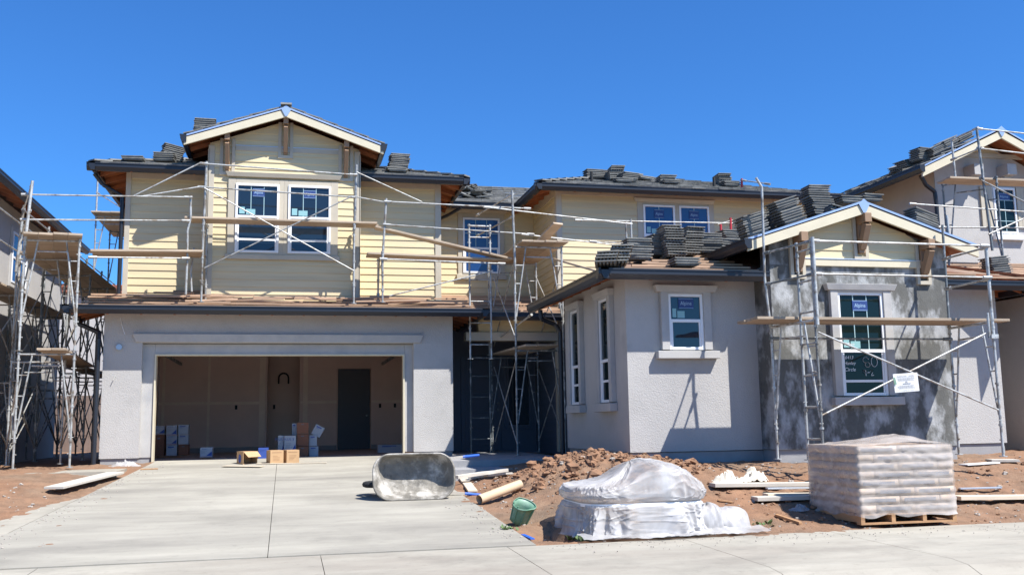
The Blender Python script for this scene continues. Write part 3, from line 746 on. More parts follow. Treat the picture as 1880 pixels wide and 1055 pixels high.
rafters(mr, (5.35, 20.9, E0-.09), (5.35, 22.9, E0-.09), .5, (1,0,.333), .6); rafters(mr, (5.6, 20.35, E0-.09), (12.9, 20.35, E0-.09), .6, (0,1,.333), .5)

# ---- entry porch
pz_ = lambda y: 3.55+.30*(y-19.85)
pr = deck('porch_roof', H, [[(3.6, 19.85, 3.55), (6.2, 19.85, 3.55), (6.2, 23.0, 4.35), (3.2, 23.0, 4.35)]], top='deck')
battens('battens', pr, [((3.3, 19.85, 3.56), (5.9, 19.85, 3.56), (0,1,.254), 11, .29)])
gutter('gutter', H, [(4.0, 19.80, 3.585), (5.9, 19.80, 3.585)], [(0,-1,0)])
wall('porch_beam_wall', M['siding'], H, (3.98, 6.1, 20.4, 20.6, 3.12, 3.6))
siding('porch_siding', H, C(3.98), C(6.1), 3.25, 3.55, 20.4)
trims('porch_beam', (3.7, 5.75, 20.34, 20.62, 3.04, 3.22), m='trim')
wall('porch_wall', M['door_shade_grey'], H, (3.3, 6.4, 22.5, 22.6, .6, 3.6), (5.75, 6.2, 19.0, 22.5, .6, 3.55))
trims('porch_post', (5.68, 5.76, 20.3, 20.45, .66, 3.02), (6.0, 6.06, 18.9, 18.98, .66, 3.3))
siding('siding', H, C(17.85), C(22.4), .8, 3.5, 5.76, '-X', m=M['door_shade_grey'])  # dark grey in place of cream paints the porch shade
wall('wing_side_wall', M['door_shade_grey'], H, (5.775, 6.2, 17.85, 22.5, .6, 3.55))
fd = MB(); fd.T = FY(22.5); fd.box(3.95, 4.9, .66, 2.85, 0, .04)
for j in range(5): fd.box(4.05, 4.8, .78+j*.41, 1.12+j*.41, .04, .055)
fdo = fd.build('front_door', M['door_shade_grey'], H, bevel=.006)
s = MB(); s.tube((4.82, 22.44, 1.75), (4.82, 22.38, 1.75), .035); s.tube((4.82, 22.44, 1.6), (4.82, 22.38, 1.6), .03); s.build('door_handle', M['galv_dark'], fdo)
pw1 = window(H, FY(22.5), 5.05, 5.62, 1.2, 2.85, 0, 0, 1, pane='pane', casing=(.06, .06, .06, .06), cmat='door_shade_grey', csh=.03)
pw2 = window(H, FY(22.5), 3.45, 3.72, 1.2, 2.85, 0, 0, 1, pane='pane', casing=(.05, .05, .05, .05), cmat='door_shade_grey', csh=.03)

for o_ in (pw1, pw2): o_.data.materials[0] = M['door_shade_grey']  # white frames recoloured dark to imitate the shade of the recess
# ---- right wing (ground floor)
WX, WY = 5.17, 14.4
wall('wing_wall', M['stucco'], H, (WX, 7.42, WY, WY+.3, .81, 3.68), (WX, WX+.3, WY+.3, 17.85, .81, 3.68), (10.4, 12.33, 14.9, 15.2, .81, 3.7), (12.03, 12.33, 15.2, 22, .81, 3.7), (WX+.3, 5.9, 17.6, 17.85, .81, 3.7))
wall('wing_foundation', M['foundation'], H, (WX+.03, 7.42, WY+.03, WY+.2, .3, .80), (WX+.03, WX+.2, WY+.2, 17.8, .3, .80), (10.4, 12.3, 14.93, 15.1, .3, .80), (7.42, 10.54, 13.89, 14.0, .3, .815), (7.42, 7.5, 14.0, 14.43, .3, .815))
window(H, FY(WY), 5.86, 6.45, 2.39, 3.28, .52, 0, 1, pane='pane', casing=(.13, .13, .05, .0), cmat='stucco_smooth', csh=.085, crown=(5.62, 6.69, 3.31, 3.41, .14), sill=(5.64, 6.68, 2.25, 2.37, .13), sticker=(6.17, 3.13, .26, .17, 0), notes=True)
for a, b in ((16.78, 17.3), (15.1, 15.6)):
    window(H, FX(WX), a, b, 1.60, 3.31, .40, 0, 1, pane="pane_green", casing=(.13, .13, .05, .0), cmat="stucco_smooth", csh=.085, crown=(a-.18, b+.18, 3.335, 3.44, .13), sill=(a-.17, b+.17, 1.45, 1.585, .13), lowrow=1.95)
# bump with gable
GX0, GX1, GY = 7.39, 10.55, 13.85
GPX, GPZ, GS = 8.96, 4.695, .325
gl = lambda z: max(GX0, GPX-(GPZ-.15-z)/GS); gr = lambda z: min(GX1, GPX+(GPZ-.15-z)/GS)
zs = 3.70
s = MB(); s.box(GX0, GX1, GY, GY+.3, .82, zs); s.box(GX0, GX0+.25, GY+.3, 14.5, .82, zs); s.box(GX1-.25, GX1, GY+.3, 15, .82, zs)
s.build('gable_wall', M['plaster'], H)
s = MB(); s.T = FY(GY+.004)
s.add([(GX0, zs, 0), (GX1, zs, 0), (GX1, GPZ-.15-(GX1-GPX)*GS, 0), (GPX, GPZ-.15, 0), (GX0, GPZ-.15-(GPX-GX0)*GS, 0),
       (GX0, zs, -.3), (GX1, zs, -.3), (GX1, GPZ-.15-(GX1-GPX)*GS, -.3), (GPX, GPZ-.15, -.3), (GX0, GPZ-.15-(GPX-GX0)*GS, -.3)],
      [(0,1,2,3,4), (9,8,7,6,5), (0,4,9,5), (1,6,7,2)])
s.build('gable_panel', M['plaster'], H)
siding('gable_siding', H, lambda z: max(8.0, gl(z)), lambda z: min(10.1, gr(z)), 3.80, GPZ-.17, GY-.002)
trims('gable_band', (7.98, 10.1, GY-.045, GY, 3.69, 3.80), m='rake')
s = MB(); s.box(7.98, 10.1, GY-.055, GY, 3.801, 3.812); s.build('band_flashing', M['metal_strip'], H)
rake(H, 6.91, 11.02, GPX, GPZ, 13.6, GPZ-(GPX-6.91)*GS, GPZ-(11.02-GPX)*GS, th=.17)
gbz = lambda x: GPZ+.02-abs(x-GPX)*GS
wz = lambda x, y: min(3.55+.333*(y-13.83), 3.55+.333*(x-4.62))
gy1 = lambda x: 13.83+(gbz(x)-3.55)/.333
rf3 = deck('gable_roof', H, [[(6.91, 13.6, gbz(6.91)), (GPX, 13.6, gbz(GPX)), (GPX, gy1(GPX), gbz(GPX)), (6.91, gy1(6.91), gbz(6.91))],
     [(GPX, 13.6, gbz(GPX)), (11.02, 13.6, gbz(11.02)), (11.02, gy1(11.02), gbz(11.02)), (GPX, gy1(GPX), gbz(GPX))]])
gutter('gutter', H, [(6.83, 13.56, gbz(6.86)+.02), (6.83, 15.6, gbz(6.86)+.02)], [(-1,0,0)])
rafters(rf3, (6.88, 13.7, gbz(6.88)-.1), (6.88, 15.2, gbz(6.88)-.1), .5, (1,0,GS), .5); rafters(rf3, (10.92, 13.7, gbz(10.92)-.1), (10.92, 15.2, gbz(10.92)-.1), .5, (-1,0,GS), .4)
for x, zt, L_ in ((GPX+.04, GPZ-.17, .62), (7.86, GPZ-.17-1.04*GS, .60), (10.12, GPZ-.17-1.22*GS, .60)):
    k = MB(); k.box(x-.06, x+.06, 13.55, GY-.0, zt-.15, zt)
    k.box(x-.055, x+.055, GY-.08, GY-.0, zt-L_, zt-.15)
    k.prism([(-.05, -.055), (.05, -.055), (.05, .055), (-.05, .055)], (x, 13.60, zt-.17), (x, GY-.06, zt-L_+.08), (1,0,0), Vector((0,.86,.5)))
    ko = k.build('bracket', M['post'], H, bevel=.005)
    tr = MB(); tr.box(x-.13, x-.075, GY-.05, GY, zt-L_-.05, zt-.02); tr.box(x+.075, x+.13, GY-.05, GY, zt-L_-.05, zt-.02); tr.box(x-.13, x+.13, GY-.052, GY, zt-L_-.11, zt-L_-.05)
    tr.build('bracket_trim', M['trim'], ko)
a = aY(1536, 535, GY-.05); b = aY(1632, 725, GY-.05)
window(H, FY(GY), a.x, b.x, 1.63, 3.27, .43, 3, 1, pane='pane_green', casing=(.13, .14, .06, .0), cmat='stucco_smooth', csh=.08, crown=(a.x-.22, b.x+.24, 3.30, 3.40, .13), sill=(a.x-.18, b.x+.24, 1.48, 1.61, .12),
       sticker=((a.x+b.x)/2, 3.06, .27, .17, 0), notes=True, lowrow=1.86,
       writing=[(W80, .25, a.x+.44, 2.12), (W92, .13, a.x+.46, 1.985), ('6413', .075, a.x+.15, 2.23), ('Hanley', .075, a.x+.155, 2.14), ('Circle', .08, a.x+.155, 2.04), ('Offers', .07, a.x+.17, 2.44)])
# wing hip roof
hx = 8.75; hr = hx-4.62
wr = deck('wing_roof', H, [[(4.62, 13.83, 3.55), (6.95, 13.83, 3.55), (hx, 15.4, 4.07), (12.88, 14.2, 3.55+.05), (12.88-hr, 13.83+hr, 3.55+hr*.333), (hx, 13.83+hr, 3.55+hr*.333)],
      [(4.62, 18.3, 3.55), (4.62, 13.83, 3.55), (hx, 13.83+hr, 3.55+hr*.333), (hx, 20.86, 3.55+hr*.333), (5.95, 20.86, 3.99), (5.95, 18.3, 3.99)],
      [(12.88, 13.83, 3.55), (12.88, 20.86, 3.55), (hx, 20.86, 3.55+hr*.333), (hx, 13.83+hr, 3.55+hr*.333)]], top='deck')
battens('battens', wr, [((4.62+.3+i*.29*.95, 13.83+i*.29*.95, 3.56+i*.29*.316), (7.2, 13.83+i*.29*.95, 3.56+i*.29*.316), (0,1,.333), 1, .3) for i in range(10)])
battens('battens', wr, [((4.62+i*.28, 14.1+i*.28, 3.56+i*.28*.333), (4.62+i*.28, 18.4, 3.56+i*.28*.333), (1,0,.333), 1, .3) for i in range(10)])
battens('battens', wr, [((10.2, 14.25+i*.28, 3.6+i*.28*.333), (12.8-i*.26, 14.25+i*.28, 3.6+i*.28*.333), (0,1,.333), 1, .3) for i in range(8)])
gutter('gutter', H, [(4.54, 13.78, 3.583), (7.36, 13.78, 3.583)], [(0,-1,0)]); gutter('gutter', H, [(4.57, 13.78, 3.583), (4.57, 18.5, 3.583)], [(-1,0,0)])
gutter('gutter', H, [(10.62, 14.25, 3.583), (12.93, 14.25, 3.583)], [(0,-1,0)]); gutter('gutter', H, [(12.93, 14.25, 3.583), (12.93, 20, 3.583)], [(1,0,0)])
rafters(wr, (4.62, 14.5, 3.46), (4.62, 18.4, 3.46), .55, (1,0,.333), .6); rafters(wr, (12.88, 14.8, 3.46), (12.88, 19, 3.46), .55, (-1,0,.333), .6)
rafters(wr, (4.8, 13.9, 3.46), (7.3, 13.9, 3.46), .55, (0,1,.333), .5)
# soffit wood lining under side eaves handled by deck underside

# downspouts
def spout(pts, r=.035):
    s = MB(); s.path([Vector(p) for p in pts], r, 8); return s
spout([(-3.98, 20.6, 3.45), (-3.9, 20.0, 3.3), (-3.50, 19.78, 3.12), (-3.50, 19.74, 3.0), (-3.50, 19.74, .45)], .045).build('downspout', M['gutter'], H)
spout([(-3.85, 20.5, 6.4), (-3.7, 20.6, 6.2), (-3.33, 20.7, 6.0), (-3.33, 20.7, 3.9)], .04).build('downspout', M['gutter'], H)
spout([(4.7, 17.9, 3.42), (4.72, 17.9, 3.25), (5.0, 17.95, 3.15), (5.1, 17.95, 3.0), (5.1, 17.95, .7)], .045).build('downspout', M['gutter'], H)
spout([(4.0, 22.45, 6.4), (3.7, 22.7, 6.25), (3.3, 22.95, 6.1), (3.3, 22.95, 4.2)], .04).build('downspout', M['gutter'], H)
# ================================================================== neighbours, fence
NH = thing('neighbouring_house', 'grey stucco house at the left edge seen past the tall scaffolding', 'house', (-6.3, 24, .6))
wall('wall', M['stucco'], NH, (-14, -6.3, 15, 29.6, .5, 6.45))
s = deck('roof', NH, [[(-5.75, 14, 6.50), (-5.75, 30.2, 6.50), (-10, 26, 7.9), (-10, 18, 7.9)], [(-5.75, 30.2, 6.5), (-14.3, 30.2, 6.5), (-10, 26, 7.9)]])
rafters(s, (-5.8, 15, 6.41), (-5.8, 30, 6.41), .6, (-1, 0, .333), .6)
gutter('gutter', NH, [(-5.7, 14, 6.54), (-5.7, 30.25, 6.54)], [(1,0,0)])
wp = lambda X: (lambda u, v, w_: (X+w_, u, v))
window(NH, wp(-6.3), 24.3, 25.6, 4.7, 5.9, .5, 2, 1, pane='pane_blue', casing=(.12,.12,.12,.1), cmat='stucco_smooth', csh=.04)
RN = thing('neighbouring_house', 'grey stucco house with cream gable and shuttered window at the right edge', 'house', (13.9, 18.4, .6))
NX0 = 13.93; NYF = 18.4; npx, npz, ns = 15.25, 7.53, .47
wall('wall', M['stucco'], RN, (NX0, 22, NYF, 31, .5, 6.1), (NX0+.001, NX0+.3, NYF+.01, 31, 6.1, 6.84))
s = MB(); s.T = FY(NYF+.001)
s.add([(NX0, 6.1, 0), (22, 6.1, 0), (22, 6.3, 0), (17.3, 6.42, 0), (npx, npz-.16, 0), (NX0, npz-.16-(npx-NX0)*ns, 0)], [(0,1,2,3,4,5)])
s.build('gable_wall', M['stucco'], RN)
zbn = aY(1850, 287, NYF).z
siding('gable_siding', RN, lambda z: max(NX0+.3, npx-(npz-.2-z)/ns), lambda z: npx+(npz-.2-z)/ns, zbn, npz-.2, NYF-.01)
trims('gable_band', (14.6, 17.5, NYF-.05, NYF, zbn-.07, zbn+.03), parent=RN)
rake(RN, 13.2, 17.8, npx, npz, 17.8, npz-(npx-13.2)*ns, npz-(17.8-npx)*ns, th=.2)
nbz = lambda x: npz+.02-abs(x-npx)*ns
s = deck('roof', RN, [[(13.2, 17.8, nbz(13.2)), (npx, 17.8, npz), (npx, 31, npz), (13.2, 31, nbz(13.2))], [(npx, 17.8, npz), (17.8, 17.8, nbz(17.8)), (17.8, 31, nbz(17.8)), (npx, 31, npz)]])
tilefield('roof_tiles', s, (13.2, 17.9, nbz(13.2)), (0,1,0), (1,0,ns), lambda v: (0, 9), 6, jitter=.03, missing=.25)
gutter('gutter', RN, [(13.1, 17.75, nbz(13.2)+.03), (13.1, 31, nbz(13.2)+.03)], [(-1,0,0)])
spout([aY(1690, 322, 18.2), aY(1700, 340, 18.25), aY(1716, 352, 18.3), aY(1719, 372, 18.3), aY(1726, 470, 18.3)], .045).build('downspout', M['gutter'], RN)
a = aY(1822, 345, NYF); b = aY(1860, 428, NYF)
window(RN, FY(NYF), a.x-.03, b.x+.1, b.z-.02, a.z, 0, 2, 4, pane='pane_green', casing=(.02,.02,.02,.02), cmat='white', csh=.03, sill=(a.x-.1, b.x+.25, b.z-.17, b.z-.06, .1), sticker=((a.x+b.x)/2+.03, a.z-.2, .3, .16, 0))
for x0, x1 in ((a.x-.36, a.x-.06), (b.x+.14, b.x+.44)):
    s = MB(); s.box(x0, x1, NYF-.05, NYF, b.z+.12, a.z+.02)
    for k in (.1, .2): s.box(x0+k-.004, x0+k+.004, NYF-.054, NYF, b.z+.14, a.z)
    s.build('shutter', M['trim'], RN)
for px in (1778, 1838):
    c = aY(px, 318, NYF); s = MB(); s.box(c.x-.12, c.x+.12, NYF-.35, NYF, c.z-.12, c.z+.13); s.box(c.x-.09, c.x+.09, NYF-.2, NYF, c.z-.24, c.z-.12); s.build('corbel', M['stucco_smooth'], RN, bevel=.01)
# its lower wing behind our right corner
wall('lower_wall', M['stucco'], RN, (13.6, 22, 15.6, 18.4, .5, 3.5))
s = deck('lower_roof', RN, [[(13.1, 15.0, 3.55), (22, 15.0, 3.55), (22, 18.4, 4.7), (14.2, 18.4, 4.6)], [(13.1, 22, 3.55), (13.1, 15.0, 3.55), (14.2, 18.4, 4.6), (13.93, 22, 4.6)]], top='deck')
battens('battens', s, [((13.3, 15.05+i*.3, 3.57+i*.1), (18, 15.05+i*.3, 3.57+i*.1), (0,1,.33), 1, .3) for i in range(10)])
gutter('gutter', RN, [(13.05, 14.95, 3.58), (22, 14.95, 3.58)], [(0,-1,0)])
# fence at the back of the gap
F = thing('board_fence', 'brown board fence closing the gap between the two houses', 'fence', (-5, 36, .5))
s = MB(); x = -14
while x < 1:
    s.box(x, x+.135, 36+random.uniform(0, .01), 36.02, .5, 2.45+random.uniform(-.015, .015)); x += .14
s.build('boards', M['fence'], F)
s = MB(); s.box(-14, 1, 36.021, 36.07, 1.0, 1.09); s.box(-14, 1, 36.021, 36.07, 2.1, 2.19); s.build('rails', M['fence'], F)
FH = thing('distant_house', 'pale house with red tile roof glimpsed beyond the fence', 'house', (-14, 60, 0))
wall('wall', M['stucco'], FH, (-24, -6, 60, 70, 0, 9.1))
s = MB(); s.box(-24.4, -5.6, 59.5, 60.3, 9.1, 9.45)
for i in range(70): s.tube((-24.3+i*.27, 59.4, 9.4), (-24.3+i*.27, 60.4, 9.6), .12, 6)
s.build('roof', M['redtile'], FH)

# ================================================================== scaffolding
RT = .0205
def frame_mb(A, B, z0, z1, diag=True, low=.12):
    """scaffold frame: legs at A and B (x,y), from z0 to z1"""
    s = MB(); A = Vector((A[0], A[1], 0)); B = Vector((B[0], B[1], 0)); Z = Vector((0,0,1)); D = B-A; h = z1-z0
    s.tube(A+Z*z0, A+Z*z1, RT); s.tube(B+Z*z0, B+Z*z1, RT)
    s.tube(A+Z*(z1-.04), B+Z*(z1-.04), RT*.95)
    for P in (A, B):
        for f in (.22, .52, .93, .985): s.tube(P+Z*(z0+h*f), P+Z*(z0+h*f+.03), RT*1.55, 8)
        s.tube(P+Z*(z0+h*.26)-Vector((.04,.02,0)), P+Z*(z0+h*.26)+Vector((.04,.02,0)), .007, 5); s.tube(P+Z*(z0+h*.86)-Vector((.04,.02,0)), P+Z*(z0+h*.86)+Vector((.04,.02,0)), .007, 5)
    if diag:
        a, b = A+D*.24, A+D*.76
        s.tube(a+Z*(z1-.24), b+Z*(z1-.24), RT*.7)
        for P, Q, k in ((A, a, 1), (B, b, -1)):
            s.tube(Q+Z*(z1-.05), P+D*.02*k+Z*(z0+h*.30), RT*.75)
            for f in (.42, .62, .80):
                t = (f-.30)/(1-.30); q = P+(Q-P)*t; s.tube(P+Z*(z0+h*f), q+Z*(z0+h*f), RT*.55, 6)
            s.tube(P+Z*(z0+h*.12), P+D*.05*k+Z*(z0+h*.12), RT*.5, 6)
    else:
        n = max(1, int(h/.45))
        for i in range(n): s.tube(A+Z*(z0+.3+i*.45), B+Z*(z0+.3+i*.45), RT*.7, 6)
    s.tube(A+Z*z0, A+Z*(z0+.012), .06, 10); s.tube(B+Z*z0, B+Z*(z0+.012), .06, 10)
    return s
def rail_mb(*pts, r=.0155, ends=True):
    s = MB(); pts = [Vector(p) for p in pts]; s.path(pts, r, 8)
    if ends:
        for p, q in ((pts[0], pts[1]), (pts[-1], pts[-2])):
            d = (q-p).normalized(); s.tube(p-d*.03, p+d*.12, r*1.75, 8)
    return s
def coupler(s, p): p = Vector(p); s.box(p.x-.035, p.x+.035, p.y-.035, p.y+.035, p.z-.04, p.z+.04)
def planks(name, label, group, A, B, side, n, wd=.235, th=.04, over=.0, m='plank', cat='plank', jit=.06):
    A, B, side = Vector(A), Vector(B), Vector(side).normalized(); d = (B-A).normalized()
    for i in range(n):
        s = MB(); o = side*(i*(wd+.006)); a = A+o-d*random.uniform(0, jit); b = B+o+d*random.uniform(0, jit)
        c = (a+b)/2
        s.bar(a, b, wd, th)
        ob = s.build(name, M[m], None, loc=c, bevel=.005)
        lab = label[i] if isinstance(label, (list, tuple)) else label
        tag(ob, lab, cat, group)

# --- scaffold before the gabled right wing
S = thing('scaffold', 'galvanised frame scaffold in front of the small gabled wall with the warning sign', 'scaffold', (7.3, 12.45, .7))
YF, YB = 12.45, 13.5
xl_f, xl_b, xr_f, xr_b = 7.31, 7.17, 10.22, 10.28
frame_mb((xl_f, YF), (xl_b, YB), .69, 2.71).build('frame', M['galv'], S)
frame_mb((xr_f, YF), (xr_b, YB), .69, 2.71).build('frame', M['galv'], S)
frame_mb((xl_f, YF), (xl_f-.04, YF+.34), .70, 3.85, False).build('ladder_frame', M['galv'], S)
s = MB(); s.tube((xl_f, YF-.05, 2.6), (xl_f, YF-.05, 3.86), .026); s.build('guard_post', M['galv'], S)
s = MB(); s.tube((xr_f, YF, 2.4), (xr_f, YF, 3.80), .026); s.box(xr_f-.06, xr_f+.06, YF-.04, YF+.04, 2.42, 2.48); s.tube((xr_f-.07, YF, 2.42), (xr_f-.07, YF, 2.8), .02); s.build('guard_post', M['galv'], S)
s = MB(); s.tube((xr_b, YB, 2.6), (xr_b+.02, YB, 4.35), RT); s.build('guard_post', M['galv_dark'], S)
s = MB(); s.path([(xl_b, YB, 2.6), (xl_b-.06, YB, 3.4), (xl_b-.03, YB, 4.85), (xl_b-.12, YB, 5.0)], RT); s.build('guard_post', M['galv'], S)
for z in (3.81, 3.33):
    rail_mb((xl_f, YF-.03, z), (xr_f, YF-.03, z)).build('guard_rail', M['galv'], S)
    rail_mb((xl_f, YF, z), (xl_b-.04, YB, z)).build('guard_rail', M['galv_dark'], S); rail_mb((xr_f, YF, z-.02), (xr_b, YB, z-.02)).build('guard_rail', M['galv'], S)
rail_mb((xl_b, YB, 2.50), (xr_b, YB, 2.50)).build('guard_rail', M['galv_dark'], S)
for (p, q) in (((xl_f+.03, YF, 2.50), (xr_f, YF, 1.36)), ((xl_f+.03, YF+.025, 1.33), (xr_f-.1, YF+.025, 2.50))):
    rail_mb(p, q, r=.014, ends=False).build('cross_brace', M['galv'], S)
for i, lab in enumerate(('front plank of the platform before the gabled wall', 'middle plank of the platform before the gabled wall', 'plank nearest the wall on the platform before the gabled wall')):
    planks('scaffold_plank', 'weathered '+lab, None, (6.62+.04*i, 12.95+i*.245, 2.74), (10.80-.05*i, 12.95+i*.245, 2.74), (0,1,0), 1)
# warning sign hung on the brace
sc = aY(1663, 702, YF-.08); G = thing('warning_sign', 'white warning notice board hanging on the scaffold brace', 'sign', (sc.x, sc.y, sc.z))
sw, sh2 = .40, .265; tl = .06
def ST(x, y): return (sc.x+x*math.cos(tl)-y*math.sin(tl), YF-.095, sc.z+x*math.sin(tl)+y*math.cos(tl))
s = MB(); s.T = lambda u, v, w_: (sc.x+u*math.cos(tl)-v*math.sin(tl), YF-.08-w_, sc.z+u*math.sin(tl)+v*math.cos(tl))
s.box(-sw/2, sw/2, -sh2/2, sh2/2, 0, .01); bd = s.build('board', M['signwhite'], G, bevel=.003)
s = MB(); text_geo(s, 'WARNING - AVISO', .034, lambda x, y: ST(x, y+.092))
rr_ = random.Random(3)
for i, yy in enumerate((.066, .054, .042, .030, -.042, -.054, -.066, -.078)):
    x = -.155+rr_.uniform(0, .03); e = .155-rr_.uniform(0, .05)
    while x < e:
        l_ = rr_.uniform(.008, .03); s.add([(*ST(x, yy),), (*ST(min(e, x+l_), yy),), (*ST(min(e, x+l_), yy+.0045),), (*ST(x, yy+.0045),)], [(0,1,2,3)]); x += l_+.005
s.add([ST(-.06, -.018), ST(.07, -.018), ST(.07, -.010), ST(-.06, -.010)], [(0,1,2,3)])
pts = [(-.022, .0), (-.014, .014), (0, .019), (.014, .014), (.022, .0), (.012, .0), (.006, .009), (0, .011), (-.006, .009), (-.012, 0)]
s.add([ST(*p) for p in pts], [tuple(range(10))])
text_geo(s, 'No Trespassing - No Traspasar', .018, lambda x, y: ST(x, y-.104))
s.build('lettering', M['print_grey'], bd)
s = MB(); s.T = lambda u, v, w_: (sc.x+u*math.cos(.2)-v*math.sin(.2), YF-.1-w_, sc.z+u*math.sin(.2)+v*math.cos(.2)); s.box(-.2, -.165, .01, .11, 0, .004); s.build('tape', M['green'], bd)

# --- scaffold at the bay on the garage roof
def roofz(y): return sz(y)+.06
S = thing('scaffold', 'frame scaffold standing on the skirt roof in front of the gabled bay', 'scaffold', (-1.6, 19.45, 3.7))
frame_mb((-1.63, 19.42), (-1.60, 20.0), 3.68, 5.3).build('frame', M['galv'], S); frame_mb((1.27, 19.42), (1.30, 20.0), 3.68, 5.3).build('frame', M['galv'], S)
s = MB(); s.tube((-1.62, 19.42, 5.2), (-1.60, 19.42, 6.46), .025); s.build('guard_post', M['galv'], S)
s = MB(); s.tube((1.28, 19.42, 5.2), (1.31, 19.42, 6.52), .025); s.build('guard_post', M['galv'], S)
for a, b in (((370,300),(653,321)), ((366,343),(650,362))): rail_mb(aY(*a, 19.38), aY(*b, 19.38)).build('guard_rail', M['galv'], S)
for a, b in (((375,345),(650,497)), ((375,492),(645,361))): rail_mb(aY(*a, 19.36), aY(*b, 19.35), r=.013, ends=False).build('cross_brace', M['galv'], S)
planks('scaffold_plank', ['front weathered plank across the bay windows', 'rear weathered plank across the bay windows'], None, (-1.95, 19.5, 5.33), (1.72, 19.5, 5.33), (0,1,0), 2)
s = aY(655, 412, 19.5)
# --- left upper scaffold link (between left tower and bay)
S = thing('scaffold', 'bent post scaffold with long rails left of the bay', 'scaffold', (-1.88, 19.35, 3.7))
s = MB(); s.path([aY(350,360,19.35), aY(350,400,19.35), aY(344,425,19.35), aY(344,470,19.35), aY(341,540,19.35)], .023); s.build('post', M['galv'], S)
s = MB(); s.path([aY(356,455,19.9), aY(350,500,19.9), aY(352,535,19.9)], .02); s.build('post', M['galv'], S)
for a, b in (((42,357),(350,362)), ((40,403),(345,405)), ((165,472),(345,474))): rail_mb(aY(*a, 18.7), aY(*b, 19.3)).build('guard_rail', M['galv'], S)
rail_mb(aY(370,298,19.36), aY(245,360,19.2), r=.014, ends=False).build('cross_brace', M['galv'], S); rail_mb(aY(366,343,19.36), aY(262,360,19.2), r=.014, ends=False).build('cross_brace', M['galv'], S)
a, b = aY(168, 461, 18.9), aY(368, 462, 19.4)
planks('scaffold_plank', ['front plank of the walkway left of the bay', 'middle plank of the walkway left of the bay', 'rear plank of the walkway left of the bay'], None, a, b, (0,1,0), 3)
# --- right upper scaffold on the garage roof
S = thing('scaffold', 'low scaffold on the garage roof right of the bay', 'scaffold', (1.85, 19.4, 3.7))
frame_mb((1.83, 19.3), (1.80, 19.95), 3.70, 4.72).build('frame', M['galv'], S)
s = MB(); s.tube((1.83, 19.3, 4.6), (1.90, 19.3, 5.82), .025); s.build('guard_post', M['galv'], S)
for a, b in (((708,370),(972,383)), ((706,412),(978,430)), ((700,475),(925,484))): rail_mb(aY(*a, 19.27), aY(*b, 19.2)).build('guard_rail', M['galv'], S)
rail_mb(aY(655,316,19.3), aY(775,371,19.3), r=.013, ends=False).build('cross_brace', M['galv'], S)
rail_mb(aY(652,361,19.3), aY(712,372,19.27), r=.013, ends=False).build('guard_rail', M['galv'], S)
rail_mb(aY(715,543,19.35), aY(905,497,19.3), r=.014, ends=False).build('cross_brace', M['galv'], S)
a, b = aY(678, 466, 19.4), aY(928, 478, 19.5)
planks('scaffold_plank', ['front plank of the platform right of the bay', 'rear plank of the platform right of the bay'], None, a, b, (0,1,0), 2)
a, b = aY(690, 418, 19.42), aY(935, 476, 19.42); planks('scaffold_plank', 'long plank sloping down from the bay platform', None, a, b, (0,1,0), 1, wd=.28)
# --- ladder frame at the entry
S = thing('ladder_frame', 'narrow ladder frame rising in front of the porch gutter', 'ladder', (3.8, 19.7, .62))
a, b = aY(864, 700, 19.7), aY(903, 700, 19.7)
frame_mb((a.x, 19.7), (b.x, 19.7), 2.6, 5.43, False).build('ladder', M['galv'], S)
a, b = aY(864, 700, 20.9), aY(903, 700, 20.9); frame_mb((a.x, 20.9), (b.x, 20.9), .66, 2.75, False).build('ladder', M['galv_dark'], S)  # dark tube on the lower section imitates shade inside the porch
# --- centre tower
S = thing('scaffold', 'tall centre tower scaffold before the entry porch', 'scaffold', (4.4, 18.7, .66))
cl, cr, cy, cy2 = 4.40, 5.38, 18.7, 20.8
frame_mb((cl, cy), (cr, cy), .66, 2.74).build('frame', M['galv_dark'], S); frame_mb((cl, cy), (cr, cy), 2.76, 4.82).build('frame', M['galv'], S)  # lower frames, front and back, get porch shade through the darker tube colour
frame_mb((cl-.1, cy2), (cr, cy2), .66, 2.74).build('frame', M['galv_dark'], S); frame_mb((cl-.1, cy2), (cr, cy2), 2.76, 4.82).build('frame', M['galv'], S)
s = MB(); s.tube((cl, cy-.05, 4.3), (cl-.04, cy-.05, 5.92), .025); s.build('guard_post', M['galv'], S)
for z in (5.86, 5.40): rail_mb((cl-.02, cy, z), (cl-.35, cy2, z)).build('guard_rail', M['galv'], S)
for (z0, z1) in ((.9, 2.5), (2.95, 4.5)):
    for x in (cl, cr):
        rail_mb((x, cy+.03, z0), (x, cy2, z1), r=.013, ends=False).build('cross_brace', M['galv'], S); rail_mb((x, cy+.03, z1), (x, cy2, z0), r=.013, ends=False).build('cross_brace', M['galv'], S)
rail_mb(aY(975,578,18.65), aY(915,622,20.5), r=.0155).build('guard_rail', M['galv'], S)
planks('scaffold_plank', ['left plank on top of the centre tower', 'second plank on top of the centre tower', 'third plank on top of the centre tower', 'right plank on top of the centre tower'], None, (cl+.22, cy-.2, 4.87), (cl+.22, cy2+.3, 4.87), (1,0,0), 4)
planks('scaffold_plank', 'short plank propped up on the top platform of the centre tower', None, (cr-.1, cy-.1, 5.25), (cr-.35, cy+.6, 4.93), (1,0,0), 1)
planks('scaffold_plank', ['left plank of the lower porch platform', 'middle plank of the lower porch platform', 'right plank of the lower porch platform'], None, (cl+.25, cy-.25, 2.79), (cl+.1, cy2+.2, 2.79), (1,0,0), 3)
